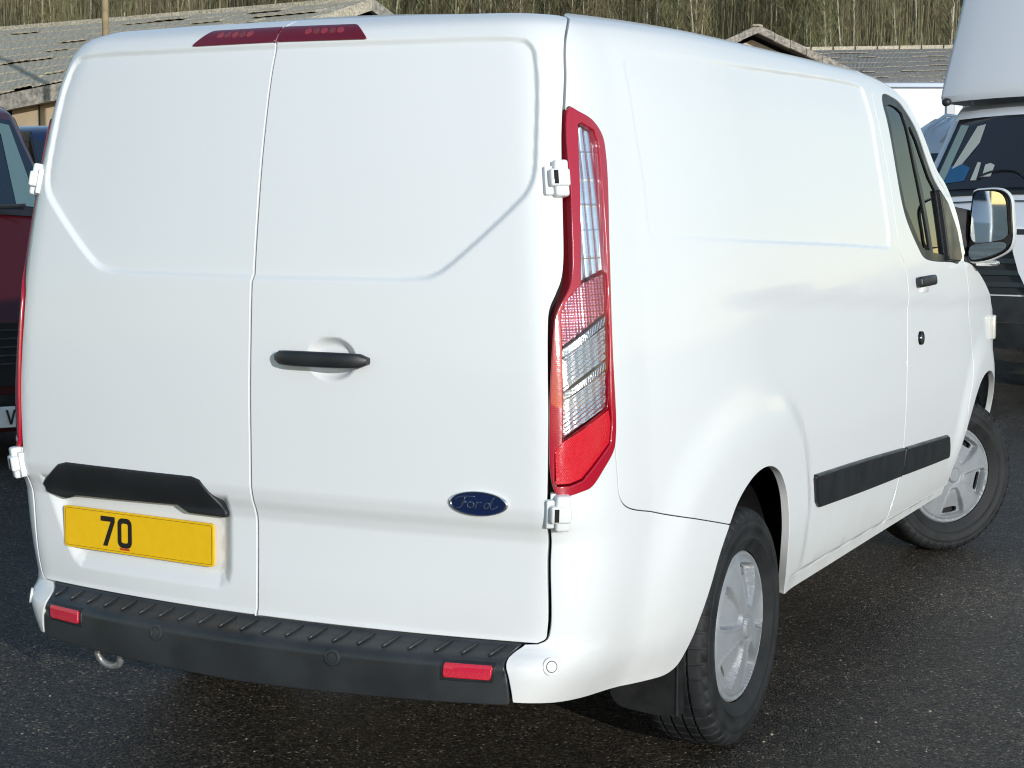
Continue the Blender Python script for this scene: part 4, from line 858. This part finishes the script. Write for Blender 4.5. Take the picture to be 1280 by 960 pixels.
wallbox('doorway',[BLf+nrm*.9-d_*1.5,wa+nrm*.65],0,2.95,.2,void,S1)
bm=bmesh.new(); c_=wa+d_*.55-nrm*.02; add_tube(bm,[Vector((c_.x,c_.y,3.0)),Vector((c_.x,c_.y,2.6)),Vector((c_.x,c_.y,2.38))-d_*.1,Vector((c_.x,c_.y,2.28))-d_*.3,Vector((c_.x,c_.y,2.36))-d_*.48],.010,6); build('cable',bm,void,S1,smooth=True)
g0=RRr+Vector((-.1,.05,0)); bm=bmesh.new(); add_prism(bm,[g0+Vector((0,0,-.25)),g0+Vector((.55,4,-1.75)),g0+Vector((.55,4,-4.8)),g0+Vector((-.55,-3.9,-4.8)),g0+Vector((-.55,-3.9,-1.6))],(-.12,.02,0)); build('gable_wall',bm,mat('gable_shade',(.05,.046,.042),.9,noise=(3,.3)),S1)  # gable coloured dark to stand in for the shade under its peak
beam('barge_board',RRr+Vector((0,0,-.14)),RRr+Vector((.55,4,-1.69)),.10,.22,asb_dark,S1); beam('barge_board',RRr+Vector((0,0,-.14)),BRt+Vector((.0,0,-.2)),.10,.2,asb,S1)

S2=empty('gabled_shed',(0,0,0),0,'small gabled shed with pinkish gable wall showing above the van roof','shed')
pk=Vector((-12.35,39.9,5.80)); bk=Vector((-.531,.848,0)); sd_=Vector((.848,.531,0)); hw_=3.0; dr=1.30
far=pk+bk*12+Vector((0,0,.02)); lw=pk-sd_*hw_-Vector((0,0,dr)); rw=pk+sd_*hw_-Vector((0,0,dr))
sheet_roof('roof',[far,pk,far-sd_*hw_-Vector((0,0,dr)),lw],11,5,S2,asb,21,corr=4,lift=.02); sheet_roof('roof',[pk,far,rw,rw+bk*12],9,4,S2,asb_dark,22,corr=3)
bm=bmesh.new(); i_=bk*.5; add_prism(bm,[pk+i_+Vector((0,0,-.22)),lw+i_+sd_*.1+Vector((0,0,-.15)),lw+i_+sd_*.1+Vector((0,0,-4.5)),rw+i_-sd_*.1+Vector((0,0,-4.5)),rw+i_-sd_*.1+Vector((0,0,-.15))],bk*.2); build('gable_wall',bm,pale_render,S2)
for e_ in (lw,rw):
    for k in range(7):
        a=pk.lerp(e_,k/7); b=pk.lerp(e_,(k+.97)/7); beam('barge_sheet',a+Vector((0,0,-.10-.015*(k%2)))-bk*.1,b+Vector((0,0,-.10-.015*(k%2)))-bk*.1,.16,.20,asb_dark,S2)
bm=bmesh.new(); add_box(bm,pk+Vector((0,0,.09))-bk*.1,(.2,.3,.06),bevel=.02); build('ridge_end',bm,asb,S2)
S3=empty('far_shed',(0,0,0),0,'far shed with broad mossy grey roof between the van and the high white truck','shed')
T0,T1=Vector((-17.0,54.6,6.45)),Vector((-8.2,59.1,6.62)); B0,B1=Vector((-12.6,45.4,4.62)),Vector((-9.15,47.1,4.78))
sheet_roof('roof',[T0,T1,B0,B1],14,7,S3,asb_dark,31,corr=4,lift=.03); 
beam('fascia',B0+Vector((0,0,-.25)),B1+Vector((0,0,-.25)),.1,.22,asb,S3)
V0=B1; V1=Vector((-7.6,50.5,5.85)); beam('verge',V0+Vector((0,0,-.2)),V1+Vector((0,0,-.2)),.3,.25,void,S3); wallbox('wall',[B0+Vector((0,.4,0)),B1+Vector((0,.4,0))],0,4.5,.2,void,S3); wallbox('end_wall',[B1+Vector((0,.5,0)),V1+Vector((.4,.4,0))],0,5.0,.2,mat('white_wall',(.75,.75,.74),.8),S3)
for k in range(13):
    a=T0.lerp(T1,k/13); b=T0.lerp(T1,(k+.93)/13); beam('ridge_tile',a+Vector((0,0,.02)),b+Vector((0,0,.02)),.3,.12,asb,S3)
pl_=empty('telegraph_pole',(-13.43,15.58,0),0,'plain wooden pole standing in front of the long shed roof','pole'); bm=bmesh.new(); add_cyl(bm,(0,0,0),(0,0,8.5),.055,.042,10); build('pole_shaft',bm,wood,pl_,smooth=True)
bm=bmesh.new(); add_box(bm,(0,0,8.2),(1.2,.08,.08)); build('cross_arm',bm,wood,pl_)
for x in (-.5,.5):
    bm=bmesh.new(); add_cyl(bm,(x,0,8.24),(x,0,8.40),.035,.02,8); build('insulator',bm,M['plate_white'],pl_)

# ------------------------------------------------------------------ other vehicles
def shell(name,prof,mt,parent,bev=.05,nx=8):
    """prof: (y,z,half width, plan bow) from front bottom over the roof to rear bottom"""
    bm=bmesh.new(); rows=[]
    for y,z,hw,bow in prof: rows.append([bm.verts.new((hw*(2*k/nx-1),y+bow*(2*k/nx-1)**2,z+.04*(1-(2*k/nx-1)**2)*(1 if z>1 else 0))) for k in range(nx+1)])
    for A,B in zip(rows[:-1],rows[1:]):
        for k in range(nx): bm.faces.new([A[k],A[k+1],B[k+1],B[k]])
    L=[r[0] for r in rows]; Rg=[r[-1] for r in rows]; bm.faces.new(L); bm.faces.new(list(reversed(Rg)))
    bmesh.ops.recalc_face_normals(bm,faces=bm.faces[:]); es=[e for e in bm.edges if all(v in L for v in e.verts) or all(v in Rg for v in e.verts)]
    es=[e for e in es if e.is_valid and len(e.link_faces)==2]
    bmesh.ops.bevel(bm,geom=es,offset=bev,segments=3,profile=.5,affect='EDGES'); o=build(name,bm,mt,parent); return autosmooth(o,38)
def quadpatch(name,prof,i,t0,t1,w0,w1,mt,parent,off=.012,nx=8):
    (y0,z0,h0,b0),(y1,z1,h1,b1)=prof[i],prof[i+1]; dy,dz=y1-y0,z1-z0; l=math.hypot(dy,dz); ny,nz=-dz/l,dy/l; v=[];f=[]
    for t,w_ in ((t0,w0),(t1,w1)):
        for k in range(nx+1):
            q=(2*k/nx-1); h=(h0+(h1-h0)*t)*w_; yy=y0+dy*t+(b0+(b1-b0)*t)*(q*w_)**2; zz=z0+dz*t+.04*(1-(q*w_)**2)*((z0>1)*(1-t)+(z1>1)*t); v.append((h*q,yy+ny*off,zz+nz*off))
    f=[(k,k+1,nx+2+k,nx+1+k) for k in range(nx)]; return pyd(name,v,f,mt,parent,True)
dark_glass=mat('dark_glass',(.012,.016,.022),.03,0,1,.6); blue_glass=mat('shaded_blue_glass',(.012,.022,.034),.04,0,1,.7)
def sidewin(name,pts,hw,mt,parent):
    for s in (1,-1):
        bm=bmesh.new(); add_prism(bm,[(s*(hw+.004),y,z) for y,z in pts],(-s*.02,0,0)); build(name,bm,mt,parent)
def car_wheel(parent,x,y,r=.34):
    s=1 if x>0 else -1; bm=bmesh.new(); lathe(bm,[(r*.62,-.09),(r*.9,-.105),(r,-.08),(r,.08),(r*.9,.105),(r*.62,.09)],(x,y,r),(1,0,0),28); t=autosmooth(build('wheel',bm,M['rubber'],parent),40)
    bm=bmesh.new(); add_cyl(bm,(x+s*.05,y,r),(x+s*.085,y,r),r*.64,r*.60,24); build('hubcap',bm,M['cover'],t)
# red van, facing the yard
red=mat('red_paint',(.055,.003,.005),.4,.1,.6); RV=empty('red_van',(-4.73,3.54,0),R_(53),'dark red van in the shade at the left edge with a white number plate','van')
RV.scale=(1,1,1.06)
pr=[(.06,.18,.86,.20),(0,.42,.93,.20),(.02,.80,.95,.22),(.22,.97,.95,.20),(.80,1.34,.93,.10),(1.45,1.96,.80,.16),(1.75,2.02,.80,.14),(4.6,2.04,.82,0),(4.8,1.9,.86,0),(4.85,.35,.93,0)]
shell('body',pr,red,RV,.05)
quadpatch('windscreen',pr,4,.05,.92,.97,.93,blue_glass,RV,.012); quadpatch('scuttle',pr,4,-.03,.05,.97,.97,M['black_trim'],RV,.014)
quadpatch('grille',pr,1,.05,.95,.97,.97,M['cavity'],RV,.012)
for k in range(5): quadpatch('grille_bar',pr,1,.36+.12*k,.38+.12*k,.90,.90,M['black_plastic'],RV,.030)
quadpatch('lower_grille',pr,0,.2,.9,.86,.86,M['black_plastic'],RV,.012)
for s in (1,-1):
    bm=bmesh.new(); add_box(bm,(s*.80,.15,.78),(.24,.20,.14),bevel=.05,seg=3); autosmooth(build('headlamp',bm,mat('red_van_headlamp',(.02,.022,.026),.15,.2,1),RV),40)
    bm=bmesh.new(); add_box(bm,(s*1.08,1.0,1.36),(.20,.10,.26),bevel=.04,seg=3); autosmooth(build('door_mirror',bm,M['black_trim'],RV),40)
    bm=bmesh.new(); add_tube(bm,[(s*.25-.1,.86,1.39),(s*.25+.45,.80,1.41)],.012,6); build('wiper',bm,M['black_trim'],RV)
    for y in (.95,3.9): car_wheel(RV,s*.80,y)
bm=bmesh.new(); add_box(bm,(.20,-.002,.275),(.52,.02,.115),bevel=.004,rot=Matrix.Rotation(R_(2),3,'Z')); nb_=build('number_plate',bm,M['plate_white'],RV)
bm=bmesh.new(); 
for s in (1,-1): add_prism(bm,[(.425,-.014,.235),(.437,-.014,.235),(.437+s*.022,-.014,.315),(.425+s*.022,-.014,.315)],(0,.004,0))
build('plate_letter',bm,M['ink'],nb_)
def scr(prof,i,x,t,off):
    (y0,z0,h0,b0),(y1,z1,h1,b1)=prof[i],prof[i+1]; dy,dz=y1-y0,z1-z0; l=math.hypot(dy,dz); h=h0+(h1-h0)*t; q=x/h; return Vector((x,y0+dy*t+(b0+(b1-b0)*t)*q*q-dz/l*off,z0+dz*t+.04*(1-q*q)+dy/l*off))
for s in (1,-1):
    v=[scr(pr,4,x*s,t,.016) for x,t in ((.66,.06),(.80,.06),(.735,.86),(.60,.88),(.56,.80),(.665,.76))]; pyd('pillar_trim',v,[(0,1,2,5),(5,2,3,4)],mat('pillar_teal',(.10,.17,.18),.6,0,.6),RV)
    v=[scr(pr,4,x*s,t,.016) for x,t in ((.42,.10),(.46,.10),(.38,.62),(.355,.62))]; pyd('seat_belt',v,[(0,1,2,3)],mat('belt_grey',(.08,.12,.14),.6,0,.6),RV)
sidewin('side_window',[(1.15,1.42),(1.6,1.86),(2.4,1.88),(2.4,1.42)],.90,dark_glass,RV)
# dark blue van behind it
blue=mat('navy_paint',(.010,.022,.075),.35,.2,1); BV=empty('blue_van',(-7.35,7.4,0),R_(36),'dark blue van whose roof just shows behind the red van','van')
pb=[(.06,.30,.86,.18),(0,.6,.92,.18),(.06,1.0,.94,.18),(.85,1.30,.92,.1),(1.45,2.05,.80,.12),(1.75,2.14,.80,.1),(4.6,2.16,.80,0),(4.75,2.0,.86,0),(4.8,.35,.92,0)]
shell('body',pb,blue,BV,.05); quadpatch('windscreen',pb,3,.08,.92,.94,.92,blue_glass,BV); quadpatch('grille',pb,1,.2,.8,.6,.6,M['black_plastic'],BV)
for s in (1,-1):
    for y in (.95,3.9): car_wheel(BV,s*.80,y)
# white luton van with wind deflector
wp=white_paint('fleet_white',(.74,.76,.79),False); LV=empty('luton_van',(.08,9.72,0),R_(-2),'white high-roofed box van facing the camera with steering wheel behind its windscreen','van')
pc=[(.10,.42,.93,.16),(.02,.62,.98,.18),(.0,.82,1.0,.20),(.06,1.30,1.0,.22),(.36,1.50,.99,.18),(.48,1.56,.98,.18),(1.10,2.20,.88,.20),(1.40,2.30,.88,.10),(2.2,2.32,.90,0),(2.2,.42,.98,0)]
shell('cab',pc,wp,LV,.045)
quadpatch('lower_bumper',pc,0,.0,1.0,.99,.99,M['black_plastic'],LV,.014); quadpatch('bumper',pc,1,.0,1.0,.985,.985,M['black_plastic'],LV,.016)
quadpatch('grille',pc,2,.02,.96,.66,.60,M['black_trim'],LV,.016)
for k in range(5): quadpatch('grille_bar',pc,2,.12+.17*k,.19+.17*k,.62,.62,M['gloss_black'],LV,.035)
quadpatch('bonnet_gap',pc,4,-.35,-.20,.99,.99,M['cavity'],LV,.010); quadpatch('scuttle',pc,4,.55,1.0,.96,.96,M['black_trim'],LV,.014)
# windscreen in a black surround, cab interior behind
quadpatch('screen_surround',pc,5,.0,.97,.93,.92,M['gloss_black'],LV,.008); ws=quadpatch('windscreen',pc,5,.04,.93,.90,.89,mat('cab_dark',(.018,.020,.024),.12,0,.8,.5),LV,.014)
def onscreen(x,t,off):
    (y0,z0,h0,b0),(y1,z1,h1,b1)=pc[5],pc[6]; dy,dz=y1-y0,z1-z0; l=math.hypot(dy,dz); h=h0+(h1-h0)*t; q=x/h; return Vector((x,y0+dy*t+(b0+(b1-b0)*t)*q*q-dz/l*off,z0+dz*t+.04*(1-q*q)+dy/l*off))
def screenpoly(name,pts,mt,off=.018):
    v=[onscreen(x,t,off) for x,t in pts]; return pyd(name,v,[tuple(range(len(v)))],mt,LV)
teal=mat('cab_pillar_trim',(.22,.30,.29),.7); bluebox=mat('blue_cab_trim',(.02,.10,.22),.5); cream=mat('cab_headlining',(.42,.44,.40),.8)
screenpoly('pillar_trim',[(-.855,.12),(-.78,.12),(-.70,.86),(-.775,.88)],teal); screenpoly('side_glass',[(-.74,.30),(-.66,.36),(-.56,.62),(-.55,.86),(-.62,.84)],cream); screenpoly('seat_back',[(-.77,.12),(-.60,.14),(-.58,.30),(-.66,.36),(-.765,.34)],bluebox)
screenpoly('handrail',[(-.55,.14),(-.50,.14),(-.50,.36),(-.53,.37)],cream); screenpoly('handrail',[(-.46,.18),(-.39,.18),(-.38,.32),(-.42,.35),(-.46,.33)],cream)
bm=bmesh.new(); add_tube(bm,[onscreen(-.30+.19*math.cos(a),.12+.13*math.sin(a),.020) for a in np.linspace(.25,math.pi-.25,14)],.011,6); build('steering_wheel',bm,M['gloss_black'],LV,smooth=True)
screenpoly('headrest',[(-.12,.30),(-.08,.62),(.02,.72),(.16,.70),(.20,.34),(.05,.22)],mat('cab_seat_dark',(.034,.036,.042),.7))
screenpoly('dashboard',[(-.86,.05),(.86,.05),(.84,.13),(.2,.16),(-.2,.15),(-.84,.12)],mat('cab_dash',(.028,.03,.034),.6),.016)
for s in (1,-1):
    bm=bmesh.new(); add_box(bm,(s*.93,.30,1.10),(.16,.34,.34),bevel=.05,seg=3); autosmooth(build('headlamp',bm,M['clear_strip'],LV),40)
    bm=bmesh.new(); add_box(bm,(s*1.16,.75,1.70),(.20,.12,.34),bevel=.04,seg=3); autosmooth(build('door_mirror',bm,M['black_trim'],LV),40)
    bm=bmesh.new(); add_cyl(bm,(s*.46,.10,.61),(s*.46,-.01,.61),.055,.048,20); autosmooth(build('fog_lamp',bm,M['steel'],LV),30)
    for y in (.95,4.6): car_wheel(LV,s*.84,y)
# centre panel of the nose: white surround with a black badge bar
bm=bmesh.new(); fp=[(-.06,1.28),(-.045,1.15),(0,1.0),(.06,.88),(.16,.80),(.60,.80),(.72,.95),(.75,1.28)]; add_prism(bm,[(x,-.06,z) for x,z in fp],(0,.12,0)); build('nose_panel',bm,wp,LV)
rows=[]
for y,z,hw,bw in [(1.12,2.33,.97,.12),(1.10,2.38,.98,.12),(1.14,2.53,.96,.12),(1.22,2.78,.925,.12),(1.32,3.08,.89,.12),(1.42,3.38,.86,.12),(1.55,3.53,.85,.1)]: rows.append((y,z,hw,bw))
shell('wind_deflector',rows+[(2.1,3.52,.84,0),(2.1,2.34,.94,0)],mat('deflector_white',(.60,.63,.68),.45,0,.6),LV,.035)
bm=bmesh.new(); add_cyl(bm,(-.86,.985,2.325),(-.83,.94,2.325),.034,.030,14); build('deflector_bolt',bm,M['steel'],LV,smooth=True)
bm=bmesh.new(); add_box(bm,(0,4.25,2.05),(2.06,4.2,2.5),bevel=.03); build('box_body',bm,wp,LV)
bm=bmesh.new(); add_box(bm,(0,4.2,.62),(.9,4.4,.2)); build('chassis',bm,M['steel'],LV)
# white panel van and white box truck further back
PV=empty('panel_van',(-1.66,14.2,0),R_(-4),'white van with ribbed roof partly hidden behind the high-roofed box van','van')
pw=[(.10,.35,.93,.16),(.0,.7,.98,.2),(.06,1.15,.98,.2),(.75,1.42,.97,.14),(1.35,2.05,.86,.16),(1.75,2.28,.82,.12),(2.4,2.44,.80,.05),(5.6,2.46,.80,0),(5.7,2.3,.86,0),(5.7,.4,.97,0)]
shell('body',pw,wp,PV,.06); quadpatch('windscreen',pw,3,.08,.9,.95,.93,blue_glass,PV)
for x in (-.6,-.36,-.12,.12,.36,.6):
    bm=bmesh.new(); add_tube(bm,[(x,1.45,2.17),(x,1.75,2.32),(x,2.4,2.485),(x,5.4,2.50)],.022,6); build('roof_rib',bm,wp,PV,smooth=True)
for s in (1,-1):
    for y in (1.0,4.4): car_wheel(PV,s*.84,y)
quadpatch('grille',pw,1,.3,.8,.6,.6,M['black_plastic'],PV); bm=bmesh.new(); add_box(bm,(-1.1,.95,1.5),(.2,.12,.3),bevel=.04); build('door_mirror',bm,M['black_trim'],PV)
BT=empty('box_truck',(-4.66,21.08,0),R_(25),'plain white truck body with grey top rail below the far shed roof','truck')
bm=bmesh.new(); add_box(bm,(0,3.0,2.0),(3.2,6.0,2.2),bevel=.02); build('box_body',bm,mat('truck_white',(.78,.79,.80),.4,0,.4),BT)
bm=bmesh.new(); add_box(bm,(0,3.0,3.14),(3.26,6.06,.09),bevel=.02); build('top_rail',bm,mat('rail_grey',(.30,.34,.40),.4,.5),BT)
for s in (1,-1):
    bm=bmesh.new(); add_box(bm,(s*1.60,-.01,2.0),(.12,.06,2.18),bevel=.01); build('corner_post',bm,mat('post_grey',(.38,.39,.40),.5,.4),BT)
bm=bmesh.new(); add_box(bm,(0,3,.75),(1.0,5.6,.2)); build('chassis',bm,M['steel'],BT)
for s in (1,-1):
    for y in (1.2,4.8): car_wheel(BT,s*1.1,y,.42)

# the white van that shows in the door mirror, parked behind the photographer
MV=empty('parked_van',(.1,-15.5,0),R_(178),'white van reflected in the door mirror','van')
shell('body',pw,wp,MV,.06); quadpatch('windscreen',pw,3,.08,.9,.95,.93,blue_glass,MV); quadpatch('grille',pw,1,.3,.8,.6,.6,M['black_plastic'],MV); sidewin('side_window',[(1.2,1.45),(1.6,1.98),(2.3,2.0),(2.3,1.45)],.98,dark_glass,MV)
for s in (1,-1):
    for y in (1.0,4.4): car_wheel(MV,s*.84,y)
